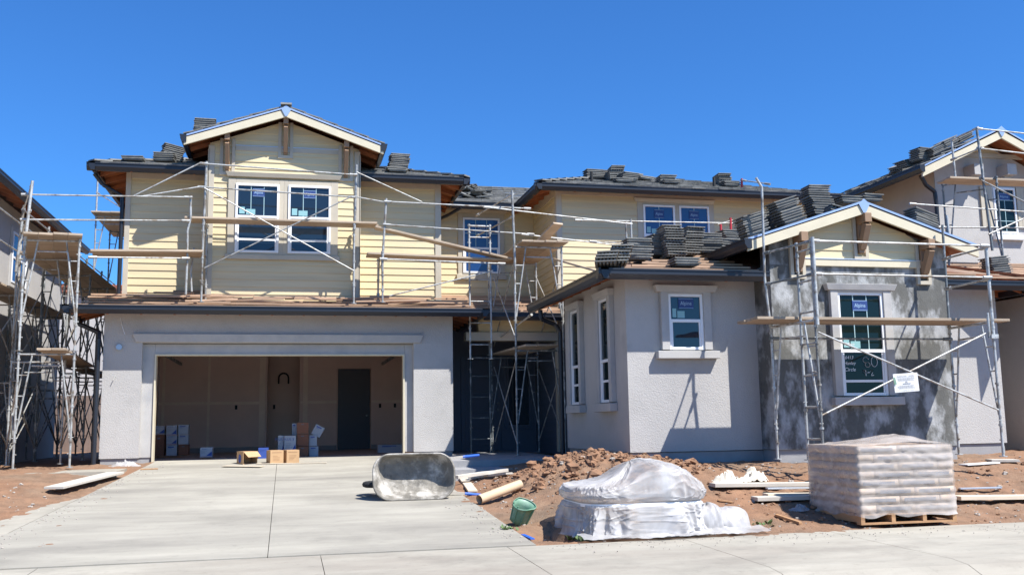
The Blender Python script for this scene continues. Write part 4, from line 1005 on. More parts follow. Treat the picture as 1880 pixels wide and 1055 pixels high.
# --- walkway on the wing roof
S = thing('scaffold', 'slender rail scaffold on the roof below the twin upper windows', 'scaffold', (7.05, 19.3, 4.6))
for a, b in (((890,380),(1158,411)), ((960,430),(1142,451)), ((1058,404),(1362,410)), ((1085,443),(1150,447)), ((1350,410),(1385,412))): rail_mb(aY(*a, 19.2), aY(*b, 19.2), r=.014).build('guard_rail', M['galv'], S)
for px, p0, p1 in ((1149, 412, 452), (1158, 402, 456)): 
    s = MB(); s.tube(aY(px, p0, 19.2), aY(px+2, p1, 19.2), .022); s.build('guard_post', M['galv'], S)
for px, p0, p1 in ((1323, 412, 430), (1341, 400, 425)):
    s = MB(); s.tube(aY(px, p0, 19.2), aY(px+1, p1+4, 19.2), .026); s.build('red_post', M['red'], S)
rail_mb(aY(1318,412,19.2), aY(1345,404,19.2), r=.012, ends=False).build('clamp', M['galv'], S)
planks('scaffold_plank', 'plank sloping down behind the wing gutter beside the centre tower', None, aY(1012,474,19.4), aY(1100,499,18.6), (0,1,0), 1, wd=.28)

# --- left scaffold row between the houses
for i in range(6):
    Y = 18.6+2.13*i; xa, xb = (-4.60, -3.69) if i == 0 else (-5.25, -4.28)
    if i == 0: top = 4.80
    S = thing('scaffold', ['front bay of the tall scaffold between the houses', 'second bay of the scaffold between the houses, just behind the front one', 'third bay of the scaffold between the houses', 'fourth bay of the scaffold between the houses', 'fifth bay of the scaffold between the houses', 'rearmost bay of the scaffold between the houses'][i], 'scaffold', (xa, Y, .62), 'scaffold bays between the houses')
    mt = M['galv'] if i < 2 else M['galv_dark']  # darker tube colour paints shade on the rear bays
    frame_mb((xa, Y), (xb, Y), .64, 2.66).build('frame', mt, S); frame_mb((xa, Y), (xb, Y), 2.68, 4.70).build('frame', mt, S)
    s = MB(); s.tube((xa+.0, Y-.03, 4.4), (xa+.08, Y-.03, 5.74), .026)
    s.build('guard_post', mt, S)
    nx_ = (-5.25 if i == 0 else xa)
    for z in (5.66, 5.2): rail_mb((xa+.06, Y, z), (-5.18, Y+2.13, z)).build('guard_rail', mt, S)
    for (z0, z1) in ((.95, 2.3), (2.95, 4.3)):
        for x, x2 in ((xa, -5.25), (xb, -4.28)):
            rail_mb((x, Y+.03, z0), (x2, Y+2.1, z1), r=.014, ends=False).build('cross_brace', mt, S); rail_mb((x, Y+.03, z1), (x2, Y+2.1, z0), r=.014, ends=False).build('cross_brace', mt, S)
rowl = 'planks of the scaffold between the houses'
for j, (z, y0, y1, labs) in enumerate(((4.74, 18.35, 20.9, 'near top platform between the houses'), (4.80, 20.75, 26.0, 'mid top platform between the houses'), (4.74, 25.9, 31.4, 'far top platform between the houses'))):
    x0 = -4.55 if j == 0 else -5.2
    for k in range(4): 
        planks('scaffold_plank', ['leftmost', 'second', 'third', 'rightmost'][k]+' plank of the '+labs, rowl, (x0+.1+k*.245 + (0 if j else 0), y0, z), ((-5.2 if j else -5.1)+.1+k*.245, y1, z), (1,0,0), 1)
planks('scaffold_plank', ['left plank of the lower front platform between the houses', 'right plank of the lower front platform between the houses'], rowl, (-4.15, 18.4, 2.70), (-4.6, 23.5, 2.70), (1,0,0), 2)
planks('scaffold_plank', ['left plank of the lower rear platform between the houses', 'right plank of the lower rear platform between the houses'], rowl, (-4.9, 23.3, 2.72), (-4.9, 29, 2.72), (1,0,0), 2)
# row against the neighbouring wall
for i in range(4):
    Y = 19.6+2.13*i; xa, xb = -6.15, -5.45
    S = thing('scaffold', ['nearest bay of the scaffold hugging the left neighbour wall', 'second bay of the scaffold hugging the left neighbour wall', 'third bay of the scaffold hugging the left neighbour wall', 'last bay of the scaffold hugging the left neighbour wall'][i], 'scaffold', (xa, Y, .62), 'scaffold bays along the neighbouring wall')
    mt = M['galv'] if i < 2 else M['galv_dark']  # far bays coloured darker to stand in for shade
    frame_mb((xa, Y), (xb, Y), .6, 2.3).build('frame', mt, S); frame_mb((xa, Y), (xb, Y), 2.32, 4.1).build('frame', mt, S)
    s = MB(); s.tube((xb, Y, 4.1), (xb, Y, 5.6), .024); s.build('guard_post', mt, S)
    for z in (5.55, 4.95): rail_mb((xb, Y, z), (xb, Y+2.13, z)).build('guard_rail', mt, S)
    for x in (xb,):
        rail_mb((x, Y+.03, .9), (x, Y+2.1, 2.0), r=.014, ends=False).build('cross_brace', mt, S); rail_mb((x, Y+.03, 2.0), (x, Y+2.1, .9), r=.014, ends=False).build('cross_brace', mt, S)
        rail_mb((x, Y+.03, 2.6), (x, Y+2.1, 3.8), r=.014, ends=False).build('cross_brace', mt, S); rail_mb((x, Y+.03, 3.8), (x, Y+2.1, 2.6), r=.014, ends=False).build('cross_brace', mt, S)
planks('scaffold_plank', ['wall side plank of the platform on the left neighbour wall', 'middle plank of the platform on the left neighbour wall', 'outer plank of the platform on the left neighbour wall'], 'planks along the neighbouring wall', (-6.05, 19.2, 4.14), (-6.05, 27.0, 4.14), (1,0,0), 3)
# tower by the rear eave, against the sky
S = thing('scaffold', 'far scaffold tower showing against the sky beside the left eave', 'scaffold', (-5.0, 27.6, .6))
fr = frame_mb((-4.98, 27), (-4.05, 27), 4.9, 6.9); fr.build('frame', M['galv'], S); frame_mb((-4.98, 29.1), (-4.05, 29.1), 4.9, 6.9).build('frame', M['galv_dark'], S)
s = MB(); s.tube((-4.98, 27, 6.8), (-4.98, 27, 7.85), .024); s.tube((-4.4, 29.1, 6.8), (-4.4, 29.1, 7.85), .024); s.build('guard_post', M['galv'], S)
rail_mb((-4.05, 27, 5.2), (-4.05, 29.1, 6.6), r=.013, ends=False).build('cross_brace', M['galv_dark'], S); rail_mb((-4.98, 27, 7.5), (-4.2, 30.5, 7.4), r=.014).build('guard_rail', M['galv'], S)
planks('scaffold_plank', ['left plank of the small far tower beside the left eave', 'middle plank of the small far tower beside the left eave', 'right plank of the small far tower beside the left eave', 'fourth plank of the small far tower beside the left eave'], 'planks of the far tower', (-4.95, 26.8, 6.94), (-4.95, 30.2, 6.94), (1,0,0), 4)

# --- scaffold at the right neighbour's gable
S = thing('scaffold', 'tall scaffold in front of the gable at the right edge', 'scaffold', (13.35, 16.6, 3.6))
NY = 17.0
frame_mb((13.36, NY+.4), (14.05, NY-.35), 3.75, 6.12).build('frame', M['galv_dark'], S)
s = MB(); s.tube(aY(1747,258,NY+.4), aY(1755,335,NY+.4), .023); s.build('guard_post', M['galv'], S)
s = MB(); s.tube(aY(1793,236,NY-.35), aY(1822,460,NY-.35), .026); s.build('guard_post', M['galv_dark'], S)
s = MB(); s.tube(aY(1738,395,14.2), aY(1745,460,14.2), .022); s.build('guard_post', M['galv'], S)
for a, b in (((1747,257),(1794,235)), ((1794,236),(1900,247)), ((1796,272),(1900,284)), ((1748,293),(1800,272)), ((1672,374),(1900,390)), ((1725,417),(1900,418))):
    rail_mb(aY(*a, NY+(.4 if a[0] < 1750 and b[0] < 1820 else -.3)), aY(*b, NY-.35), r=.0155).build('guard_rail', M['galv'], S)
for a, b in (((1800,330),(1900,380)), ((1815,430),(1900,392))): rail_mb(aY(*a, NY-.4), aY(*b, NY-.4), r=.016, ends=False).build('cross_brace', M['galv'], S)
planks('scaffold_plank', ['front plank below the corbels of the right neighbour gable', 'rear plank below the corbels of the right neighbour gable'], None, aY(1742,328,NY-.2), aY(1900,334,NY-.2), (0,1,0), 2)
S = thing('scaffold', 'short scaffold railing tied to the roof ridge of the middle wing', 'scaffold', tuple(aY(1362, 330, 21.2)))
rail_mb(aY(1362,331,21.0), aY(1412,338,20.4), r=.0155).build('guard_rail', M['galv'], S)
s = MB(); s.tube(aY(1362,328,21.0), aY(1362,345,21.0), .025); s.build('guard_post', M['red'], S)
# ================================================================== tile stacks
tm = MB()
def plate(s, x0, x1, y0, y1, z0, z1): s.box(x0, x1, y0, y1, z0, z1)
tm.box(-TL/2, TL/2, -TW/2, TW/2, .018, .034)
for i in range(6):
    y = -TW/2+.03+i*(TW-.06)/5; tm.box(-TL/2+.035, TL/2-.035, y-.012, y+.012, -.008, .0179)
tile_mesh = None
first = [None]
def tile(loc, rz, tilt, label, group):
    if first[0] is None:
        o = tm.build('concrete_tile', M['tile'], None, loc=(0,0,0)); first[0] = o.data
    else:
        o = bpy.data.objects.new('concrete_tile', first[0]); scene.collection.objects.link(o)
    o.rotation_euler = (tilt[0], tilt[1], rz); o.location = loc
    tag(o, label, 'tile', group)
def stack(px, py, Y, n, rz, where, tilt=(0,0), zf=None, x=None, fan=0.0, slope=(0, 0)):
    p = aY(px, py, Y); z = zf if zf is not None else p.z
    lab = 'tile of the stack '+where; gp = 'tiles of the stack '+where; assert len(lab.split()) <= 16, lab
    lean = Vector((random.uniform(-.01, .01), random.uniform(-.008, .008), 0))
    for i in range(n):
        k = Vector((random.uniform(-.018, .018), random.uniform(-.016, .016), 0))+lean*i
        t = (tilt[0]+random.uniform(-.012, .012), tilt[1]+fan*i+random.uniform(-.012, .012))
        up_ = Vector((math.sin(t[1]), -math.sin(t[0]), 1)).normalized()
        tile(Vector((p.x, p.y, z))+k+up_*(i*.042+.01), rz+random.uniform(-.07, .07), t, lab, gp)
# wing roof
ml = -math.atan(.333)
W_ = lambda px, py, n, rz, wh, tilt=(0, 0), fan=0, pl='f': (lambda q: stack(px, py, q.y, n, rz, wh, tilt, fan=fan))(onp(px, py, 3.60-.333*13.83, 0, .333) if pl == 'f' else (onp(px, py, 3.60-.333*4.62, .333, 0)))
W_(1112, 489, 4, 1.2, 'at the front left corner of the right wing roof', (0, .1), .05)
W_(1132, 487, 6, 1.35, 'second from the left gutter corner of the right wing roof', (0, .05), .03)
W_(1170, 478, 8, .02, 'beside the fanned tiles at the left of the right wing roof')
W_(1205, 470, 8, .1, 'behind the ridge tiles on the right wing roof')
W_(1237, 474, 12, 1.5, 'tallest and ribbed on the right wing roof below the twin windows')
W_(1262, 470, 11, 1.62, 'ribbed, right beside the tallest one on the right wing roof')
W_(1255, 490, 3, .0, 'low and flat near the right wing gutter')
W_(1300, 466, 8, .0, 'right of the ribbed stacks on the right wing roof')
W_(1330, 463, 5, .05, 'low, just left of the dark gable gutter')
W_(1345, 448, 6, .0, 'above the dark gable gutter')
g_ = -math.atan(GS)
def G_(px, n, rz, wh, Yg=13.8, side=-1, lift=0):
    X = aY(px, 420, Yg).x; z = gbz(X)+.04+lift; lab = wh
    stack(px, 420, Yg, n, rz, wh, (0, g_ if side < 0 else -g_), zf=z)
G_(1384, 8, 0, 'lowest on the left slope of the small gable roof'); G_(1418, 7, 0, 'second up the left slope of the small gable roof', 14.3)
G_(1452, 9, 0, 'third up the left slope of the small gable roof')
G_(1448, 6, 0, 'behind the third one on the small gable roof', 14.9, lift=.15)
q = aY(1508, 395, 14.9); stack(1508, 398, 14.9, 8, 0, 'tall and level near the ridge of the small gable roof')
stack(1495, 372, 15.4, 7, 0, 'level at the back of the small gable ridge'); stack(1555, 376, 15.2, 3, 0, 'low behind the peak of the small gable')
stack(1592, 372, 15.6, 3, .1, 'just behind the peak of the small gable')
stack(1530, 402, 14.3, 4, 1.4, 'crosswise below the ridge of the small gable roof', (0.3, 0))
G_(1692, 6, 0, 'on the right slope of the small gable roof', side=1)
# main roof
U_ = lambda px, Y, n, rz, wh, tilt=(0,0): stack(px, 300, Y, n, rz, wh, tilt, zf=mainz(aY(px, 300, Y).x, Y)+.06)
U_(303, 20.7, 4, .0, 'lower row left of the bay gable'); U_(313, 21.0, 8, .35, 'leaning left of the bay gable', (0, .15))
U_(246, 20.5, 2, .0, 'flat pair near the left roof corner')
U_(728, 20.5, 2, .0, 'low one right of the bay gable'); U_(729, 20.8, 9, .1, 'tall one right of the bay gable')
X = aY(377, 240, 20.2).x; stack(377, 240, 20.2, 7, .0, 'on the left slope of the bay gable', zf=bz(X)+.06)
# recess roof: a loose heap + a low stack
recz = lambda y: E0+.333*(y-22.45)+.06
for i in range(16):
    p = aY(random.uniform(851, 888), 350, 23.2+random.uniform(0, 1.0)); 
    tile((p.x, p.y, recz(p.y)+.03+random.uniform(0, .16)), random.uniform(-1.5, 1.5), (random.uniform(-.5, .5), random.uniform(-.4, .4)), 'broken grey roof tile in the loose heap above the recessed wall', 'loose heap of tiles above the recessed wall')
stack(888, 330, 25.0, 3, 0, 'low one at the back of the recess roof', zf=recz(25.0))
# middle wing
midz = lambda y: E0+.333*(y-20.31)+.05
N_ = lambda px, Y, n, rz, wh: stack(px, 320, Y, n, rz, wh, zf=midz(Y))
N_(1088, 22.0, 5, .0, 'leftmost on the middle wing roof'); N_(1103, 22.0, 5, .0, 'second on the middle wing roof, left of the tallest')
N_(1128, 21.6, 8, 1.5, 'tallest on the middle wing roof'); N_(1150, 21.3, 5, .2, 'spilling right of the tallest on the middle wing roof'); N_(1142, 21.0, 2, .0, 'flat at the foot of the tallest on the middle wing roof')
N_(1222, 21.6, 4, .0, 'low in the centre of the middle wing roof'); N_(1228, 21.2, 2, .0, 'flat in the centre of the middle wing roof')
N_(1325, 21.7, 6, 1.5, 'right on the middle wing roof'); N_(1338, 21.2, 3, .0, 'low at the right of the middle wing roof'); N_(1180, 22.2, 2, .3, 'flat, left of centre on the middle wing roof')
for k, px in enumerate((1090, 1314)):
    a = aY(px-4, 316, 21.1); s = MB(); zz = midz(21.1)-.05; s.tube((a.x, 21.1, zz), (a.x, 21.1, zz+.28), .035, 12); s.tube((a.x, 21.1, zz+.0), (a.x, 21.1, zz+.03), .09, 12)
    tag(s.build('vent_pipe', M['rubber'], None, loc=(a.x, 21.1, zz)), ['black vent pipe beside the left tile stacks of the middle wing', 'black vent pipe beside the right tile stack of the middle wing'][k], 'vent pipe', 'vent pipes of the middle wing')
# right neighbour roof
def K_(px, Y, n, rz, wh, tl=0, lift=0):
    X = aY(px, 300, Y).x; stack(px, 300, Y, n, rz, wh, (0, -math.atan(ns)*tl), zf=nbz(X)+.07+lift)
K_(1693, 18.6, 7, .1, 'tallest on the right neighbour roof'); K_(1668, 19.0, 4, .2, 'left of the tallest on the right neighbour roof', .6); K_(1650, 19.6, 3, .5, 'leftmost on the right neighbour roof', .8)
K_(1722, 18.4, 5, 0, 'right of the tallest on the right neighbour roof', 1); K_(1745, 18.4, 5, 0, 'mid slope on the right neighbour roof', 1); K_(1772, 18.4, 4, 0, 'upper slope on the right neighbour roof', 1)
stack(1832, 505, 15.6, 8, .0, 'in front of the right neighbour wall at the right gutter', (0, -.1))
# loose battens on the lower roof
for i in range(30):
    L_ = random.uniform(.7, 2.0); x = random.uniform(-3.4, 3.2-L_); y = random.uniform(19.4, 20.45 if (x < -1.7 or x > 1.5) else 20.0)
    if i > 22: x = random.uniform(-2.6, 2.2); 
    z = sz(y)+.05+random.uniform(0, .09); a = random.uniform(-.06, .06)
    s = MB(); s.bar((x, y, z), (x+L_, y+a*L_*.5, z+random.uniform(-.03, .05)), .05, .028)
    tag(s.build('wood_batten', M['batten'], None, loc=(x+L_/2, y, z)), 'loose tan wood batten lying on the skirt roof over the garage', 'batten', 'loose battens on the garage roof')

# ================================================================== things on the ground
def at_drive(px, py):
    d = ray(px, py); k = .64/9.6; t = (-k*10.2+.03-CAMZ)/(d.z-k*d.y); return Vector((t*d.x, t*d.y, CAMZ+t*d.z))
def on_ground(px, py):
    d = ray(px, py); t = 9.0
    while t < 40:
        p = Vector((t*d.x, t*d.y, CAMZ+t*d.z))
        if p.z < gh(p.x, p.y): return p
        t += .02
    return p
# wheelbarrow
wp0 = at_drive(760, 916); wy = wp0.y; wzz = zdrive(wy)+.03
WB = thing('wheelbarrow', 'mortar stained wheelbarrow tipped on its side on the driveway', 'wheelbarrow', (wp0.x, wy, wzz))
xa, xb = aY(684, 870, wy).x, aY(835, 870, wy).x; hgt = aY(760, 833, wy).z-wzz+.01; cx, cz = (xa+xb)/2, wzz+hgt/2
def rrect(a, b, r, n=7):
    pts = []
    for k, (sx, sy) in enumerate(((1,1),(-1,1),(-1,-1),(1,-1))):
        for i in range(n+1):
            t = (k+i/n)*math.pi/2; pts.append((sx*(a-r)+r*math.cos(t), sy*(b-r)+r*math.sin(t)))
    return pts
lv = []
for (f, dpt, r) in ((1.0, 0, .24), (.985, -.015, .235), (.965, 0, .23), (.90, .10, .21), (.82, .20, .19), (.72, .27, .16), (.5, .30, .1), (.2, .305, .05)):
    a, b = (xb-xa)/2*f, hgt/2*(f if f > .9 else f*.98); b = max(b, .02)
    lv.append([(cx+u+(.05*dpt), wy-.02+dpt*.85+.06*(v/(hgt/2)), cz+v+dpt*.1) for u, v in rrect(a, b, min(r, b*.95, a*.95))])
s = MB(); n = len(lv[0]); vs = [p for L in lv for p in L]
fs = [(k*n+i, k*n+(i+1) % n, (k+1)*n+(i+1) % n, (k+1)*n+i) for k in range(len(lv)-1) for i in range(n)]+[tuple(range((len(lv)-1)*n, len(lv)*n))]
s.add(vs, fs, True)
t_ = s.build('tray', M['tray'], WB); md = t_.modifiers.new('thick', 'SOLIDIFY'); md.thickness = .006; md.offset = 1
M['rust'] = mat('rust_patch', (.16, .05, .03), .9, .4, 20, .5, 60)
s = MB()
for v in (-.24, .22):
    a = Vector((cx-.45, wy+.30, cz+v*.5)); b = aY(880 if v > 0 else 884, 835 if v > 0 else 908, wy+.25)
    a = Vector((cx-.5, wy+.36, cz+v*.6)); s = MB(); s.bar(a, a+(b-a)*.86, .038, .038); hd = s.build('handle', M['grey_lumber'], WB)
    s = MB(); s.tube(a+(b-a)*.84, b, .024, 10, r2=.02); s.build('grip', M['bluegrip'], hd)
s = MB()
for v in (-.2, .2):
    s.path([(cx+.28, wy+.30, cz+v), (cx+.34, wy+.56, cz+v*.95), (cx+.16, wy+.56, cz+v*.95), (cx+.1, wy+.33, cz+v)], .012)
s.build('leg_brace', M['galv_dark'], WB)
s = MB(); wc = Vector((cx-.48, wy+.48, cz-.12))
for i in range(20):
    t, t2 = 2*math.pi*i/20, 2*math.pi*(i+1)/20
    s.tube(wc+Vector((math.cos(t)*.16, math.sin(t)*.16, 0)), wc+Vector((math.cos(t2)*.16, math.sin(t2)*.16, 0)), .042, 8)
wh = s.build('wheel', M['rubber'], WB); s = MB(); s.tube(wc-Vector((0,0,.03)), wc+Vector((0,0,.03)), .10, 16); s.tube(wc-Vector((0,0,.24)), wc+Vector((0,0,.24)), .01, 8); s.build('rim', M['galv_dark'], wh)

# pallet of bags in stretch wrap
PX0, PX1, PY0, PY1, PZ = 6.50, 7.74, 10.33, 11.50, .06
PR = Matrix.Rotation(-.03, 3, 'Z'); pc = Vector((PX0, PY0, 0))
PT = lambda u, v, w_: tuple(pc+PR@Vector((u, v, 0))+Vector((0, 0, PZ+w_)))
W, D = PX1-PX0, PY1-PY0
P = thing('wrapped_pallet', 'pallet of cement bags in clear stretch wrap beside the pavement', 'pallet', (PX0, PY0, PZ))
s = MB(); s.T = PT
for u in (0, W/3-.02, 2*W/3-.03, W-.05): s.box(u, u+.05, 0, D, .022, .105)
for i in range(8): s.box(0, W, i*(D-.1)/7, i*(D-.1)/7+.1, .1055, .123)
for v in (0, D/2-.05, D-.1): s.box(0, W, v, v+.1, .0, .0215)
s.build('pallet', M['pallet'], P)
nl = 8; top = .90-.125; lh = top/nl
hump = lambda u, v: .10*math.exp(-((u-W*.55)/.4)**2-((v-D*.35)/.4)**2)
for k in range(nl):
    cuts = ((0, .42, .84, 1.0) if k % 2 else (0, .17, .58, 1.0))
    for a, b in zip(cuts, cuts[1:]):
        for (c, d) in ((0, .5), (.5, 1)):
            s = MB(); u0, u1, v0, v1 = a*W+.006, b*W-.006, c*D+.006, d*D-.006; z0 = .126+k*lh
            m_, n_ = 8, 8; T0 = PT
            def bz_(u, v, sgn):
                fu = min(u-u0, u1-u)/.03; fv = min(v-v0, v1-v)/.03; e = min(1, max(0, min(fu, fv))); e = math.sin(e*math.pi/2)
                return z0+lh*.5+sgn*lh*.5*(.9+.1*e)+.003*noise.noise(Vector((u*9, v*9, k+sgn)))
            vs = []
            for sgn in (-1, 1):
                for j in range(n_+1):
                    for i in range(m_+1):
                        u = u0+(u1-u0)*i/m_; v = v0+(v1-v0)*j/n_; vs.append(PT(u, v, bz_(u, v, sgn)))
            N2 = (m_+1)*(n_+1); fs = []
            for o, fl in ((0, 0), (N2, 1)):
                for j in range(n_):
                    for i in range(m_): fs.append((o+j*(m_+1)+i, o+j*(m_+1)+i+1, o+(j+1)*(m_+1)+i+1, o+(j+1)*(m_+1)+i))
            rim = [i for i in range(m_+1)]+[(j*(m_+1)+m_) for j in range(1, n_+1)]+[n_*(m_+1)+i for i in range(m_-1, -1, -1)]+[j*(m_+1) for j in range(n_-1, 0, -1)]
            for i in range(len(rim)): a_, b_ = rim[i], rim[(i+1) % len(rim)]; fs.append((a_, b_, b_+N2, a_+N2))
            s.add(vs, fs, True)
            # printed label on the front ends
            if c == 0 and u1-u0 > .25:
                s.m = 1; e = .30*(u1-u0); 
                s.add([PT(u0+.05, v0-.004, z0+lh*.30), PT(u1-.05, v0-.004, z0+lh*.30), PT(u1-.05, v0-.004, z0+lh*.72), PT(u0+.05, v0-.004, z0+lh*.72)], [(0,1,2,3)], False)
            s.build('cement_bag', [M['bag'], M['print_grey']], P)
s = MB(); 
def wrapP(t, h):     # perimeter param
    per = [(0,0),(W,0),(W,D),(0,D)]; k = int(t) % 4; f = t-int(t); a, b = per[k], per[(k+1) % 4]
    u, v = a[0]+(b[0]-a[0])*f, a[1]+(b[1]-a[1])*f
    nrm = ((0,-1),(1,0),(0,1),(-1,0))[k]
    e = min(f, 1-f); r = .02
    o = .010+.010*(1-abs(noise.noise(Vector((t*7+h*11, h*10-t*5, 2)))*2.4))**4+.006*noise.noise(Vector((t*4, h*5, 1)))+.007*noise.noise(Vector((t*14+h*9, h*14, 5))) + .005*math.sin((h-.126)*math.pi*2/lh-1.57)
    return (u+nrm[0]*o, v+nrm[1]*o)
NT, NHh = 160, 44; vs = []
for j in range(NHh+1):
    for i in range(NT):
        t = 4*i/NT; hh = .09+(top+.13-.09)*j/NHh; 
        if j == 0: hh += .035*noise.noise(Vector((t*5, 0, 9)))
        u, v = wrapP(t, hh); vs.append(PT(u, v, hh))
fs = [(j*NT+i, j*NT+(i+1) % NT, (j+1)*NT+(i+1) % NT, (j+1)*NT+i) for j in range(NHh) for i in range(NT)]
s.add(vs, fs, True)
n_ = 26; vs = []
for j in range(n_+1):
    for i in range(n_+1):
        u, v = -.012+(W+.024)*i/n_, -.012+(D+.024)*j/n_; e = min(i, j, n_-i, n_-j)/n_
        vs.append(PT(u, v, top+.128+min(e*6, 1)*.02+hump(u, v)+.02*noise.noise(Vector((u*7, v*7, 4)))*min(1, e*8)))
s.add(vs, [(j*(n_+1)+i, j*(n_+1)+i+1, (j+1)*(n_+1)+i+1, (j+1)*(n_+1)+i) for j in range(n_) for i in range(n_)], True)
s.build('stretch_wrap', M['wrap'], P)

# plastic covered pile
PL = thing('covered_pile', 'building materials covered in milky plastic sheet with a tight band', 'pile', (3.1, 10.25, .02))
UX, UY = 3.93, 10.98; ax, ay = .72, .64; ZK = .80
def sgnp(v, e): return math.copysign(abs(v)**e, v)
def dome(t, h):      # h 0..1 height param; returns point
    c, s_ = math.cos(t), math.sin(t); e = .42
    fold = noise.noise(Vector((c*3.2, s_*3.2, h*1.2)))
    fine = noise.noise(Vector((c*9, s_*9, h*2+3)))
    rid = 1-abs(noise.noise(Vector((c*6+h, s_*6, h*1.5+7))))*2
    crk = max(0, 1-abs(noise.noise(Vector((c*8+h*5, s_*8-h*3, h*6)))*2.6))**4*.6 + max(0, 1-abs(noise.noise(Vector((c*4-h*5, s_*4, h*7+2)))*2.2))**5*.9
    if h < .5:          # skirt
        z = .03+.44*(h/.5); k = 1.0+.05*(1-h/.5)**2; amp = .085*(1-h/.5)+.02
        k += amp*(fold*1.6+fine*1.2)+.07*(1-h/.5)*rid+.012*rid
    elif h < .8:        # bulging upper pack
        q = (h-.5)/.3; z = .47+.27*q; k = .985+.06*math.sin(q*math.pi*.75)-.03*q; k += .012*fine+.012*fold*math.sin(q*math.pi)+.03*rid*math.sin(q*math.pi)
        if h < .53: k = .975
    else:
        q = (h-.8)/.2; z = .74+.05*math.sin(q*math.pi/2); k = (.985)*(1-q**1.5); z += .02*rid*(1-q)+.012*fine
    if abs(h-.51) > .03: k += .022*crk
    x = ax*sgnp(c, e)*k; y = ay*sgnp(s_, e)*k
    if h >= .6:
        w_ = min(1, (h-.6)/.25); tx = x
        pk = .26*math.exp(-abs((tx-.20)/.36)**3)*w_ - .08*w_*sm(.1, -.6, tx)*1.2
        z += pk*(.4+.6*(1-abs(y)/ay*.5))
        z -= .14*sm(.45, .85, tx)*w_
        z += .026*(crk-.3)*w_ + .014*(1-abs(noise.noise(Vector((x*3.5, y*6, 3)))*2.4))**2*w_
    return Vector((UX+x, UY+y, z*ZK+.01))
s = MB(); NT, NHh = 360, 110; vs = [dome(2*math.pi*i/NT, j/NHh) for j in range(NHh+1) for i in range(NT)]
s.add(vs, [(j*NT+i, j*NT+(i+1) % NT, (j+1)*NT+(i+1) % NT, (j+1)*NT+i) for j in range(NHh) for i in range(NT)], True)
s.build('plastic_sheet', M['poly'], PL)
s = MB(); NT2 = 96; vs = []
for j in range(2):
    for i in range(NT2):
        p = dome(2*math.pi*i/NT2, .505); vs.append((UX+(p.x-UX)*1.02, UY+(p.y-UY)*1.02, .452*ZK+j*.035))
s.add(vs, [(i, (i+1) % NT2, NT2+(i+1) % NT2, NT2+i) for i in range(NT2)], True); s.build('strap', M['white'], PL)
for k in range(6):     # sacks under the sheet
    s = MB(); i, j = k % 3, k//3; s.box(UX-.63+i*.42, UX-.63+i*.42+.40, UY-.5, UY+.5, .05+j*.16, .05+j*.16+.15); s.build('sack', M['bag'], PL, bevel=.04)
# trailing bundles
def blob(cx, cy, rx, ry, h, seed, z0=.0):
    s = MB(); NT, NH_ = 70, 22; vs = []
    for j in range(NH_+1):
        for i in range(NT):
            t = 2*math.pi*i/NT; q = j/NH_; c, s_ = math.cos(t), math.sin(t)
            k = math.cos(q*math.pi/2)**.55; rid = 1-2*abs(noise.noise(Vector((c*3+seed, s_*3, q*2))))
            k *= 1+.14*noise.noise(Vector((c*2, s_*2, q*2+seed)))+.06*rid
            vs.append((cx+rx*c*k, cy+ry*s_*k, z0+h*math.sin(q*math.pi/2)**.8*(1+.15*noise.noise(Vector((c, s_, seed))))+.01*rid))
    s.add(vs, [(j*NT+i, j*NT+(i+1) % NT, (j+1)*NT+(i+1) % NT, (j+1)*NT+i) for j in range(NH_) for i in range(NT)], True); return s
blob(4.70, 10.60, .20, .22, .34, 3).build('plastic_fold', M['poly'], PL); blob(4.98, 10.68, .27, .26, .28, 8).build('plastic_fold', M['poly'], PL)
s = MB(); NX_, NY_ = 90, 10; vs = []
for j in range(NY_+1):
    for i in range(NX_+1):
        x = 3.1+(5.3-3.1)*i/NX_; y = 10.16+(.30+.12*noise.noise(Vector((x*3, 0, 2))))*j/NY_+.05*noise.noise(Vector((x*4, 3, j*.02)))+.0
        y -= .10*math.exp(-((x-4.0)/.7)**2)*(1-j/NY_)
        vs.append((x, y, .055+.03*j/NY_+.022*abs(noise.noise(Vector((x*9, y*5, 0))))+.02*noise.noise(Vector((x*3, y*9, 4)))))
s.add(vs, [(j*(NX_+1)+i, j*(NX_+1)+i+1, (j+1)*(NX_+1)+i+1, (j+1)*(NX_+1)+i) for j in range(NY_) for i in range(NX_)], True)
s.build('plastic_hem', M['poly'], PL)

# bucket, tube, boards
bp = on_ground(952, 962); BK = thing('broken_bucket', 'broken green plastic bucket leaning beside the driveway edge', 'bucket', tuple(bp))
s = MB(); n = 28; R_ = Matrix.Rotation(.28, 3, 'Y')@Matrix.Rotation(.38, 3, 'X'); vs = []
for (r, z) in ((.105, 0), (.113, .08), (.122, .16), (.132, .235), (.142, .235), (.142, .255), (.132, .255)):
    for i in range(n): 
        t = 2*math.pi*i/n; cut = -.05*max(0, math.cos(t-3.6)) if z > .18 else 0
        vs.append(bp+Vector((0,.0,.03))+R_@Vector((r*math.cos(t), r*math.sin(t), z+cut)))
s.add(vs, [(j*n+i, j*n+(i+1) % n, (j+1)*n+(i+1) % n, (j+1)*n+i) for j in range(6) for i in range(n)]+[tuple(range(n))], True)
o = s.build('bucket_body', M['green'], BK); md = o.modifiers.new('thick', 'SOLIDIFY'); md.thickness = .004
s = MB(); 
for i in range(8):
    t = 2*math.pi*i/8; s.bar(bp+Vector((0,0,.03))+R_@Vector((.107*math.cos(t), .107*math.sin(t), 0)), bp+Vector((0,0,.03))+R_@Vector((.136*math.cos(t), .136*math.sin(t), .23)), .012, .012)
s.build('rib', M['green'], BK)
a, b = on_ground(880, 926), on_ground(955, 900); a.z += .07; b.z += .09
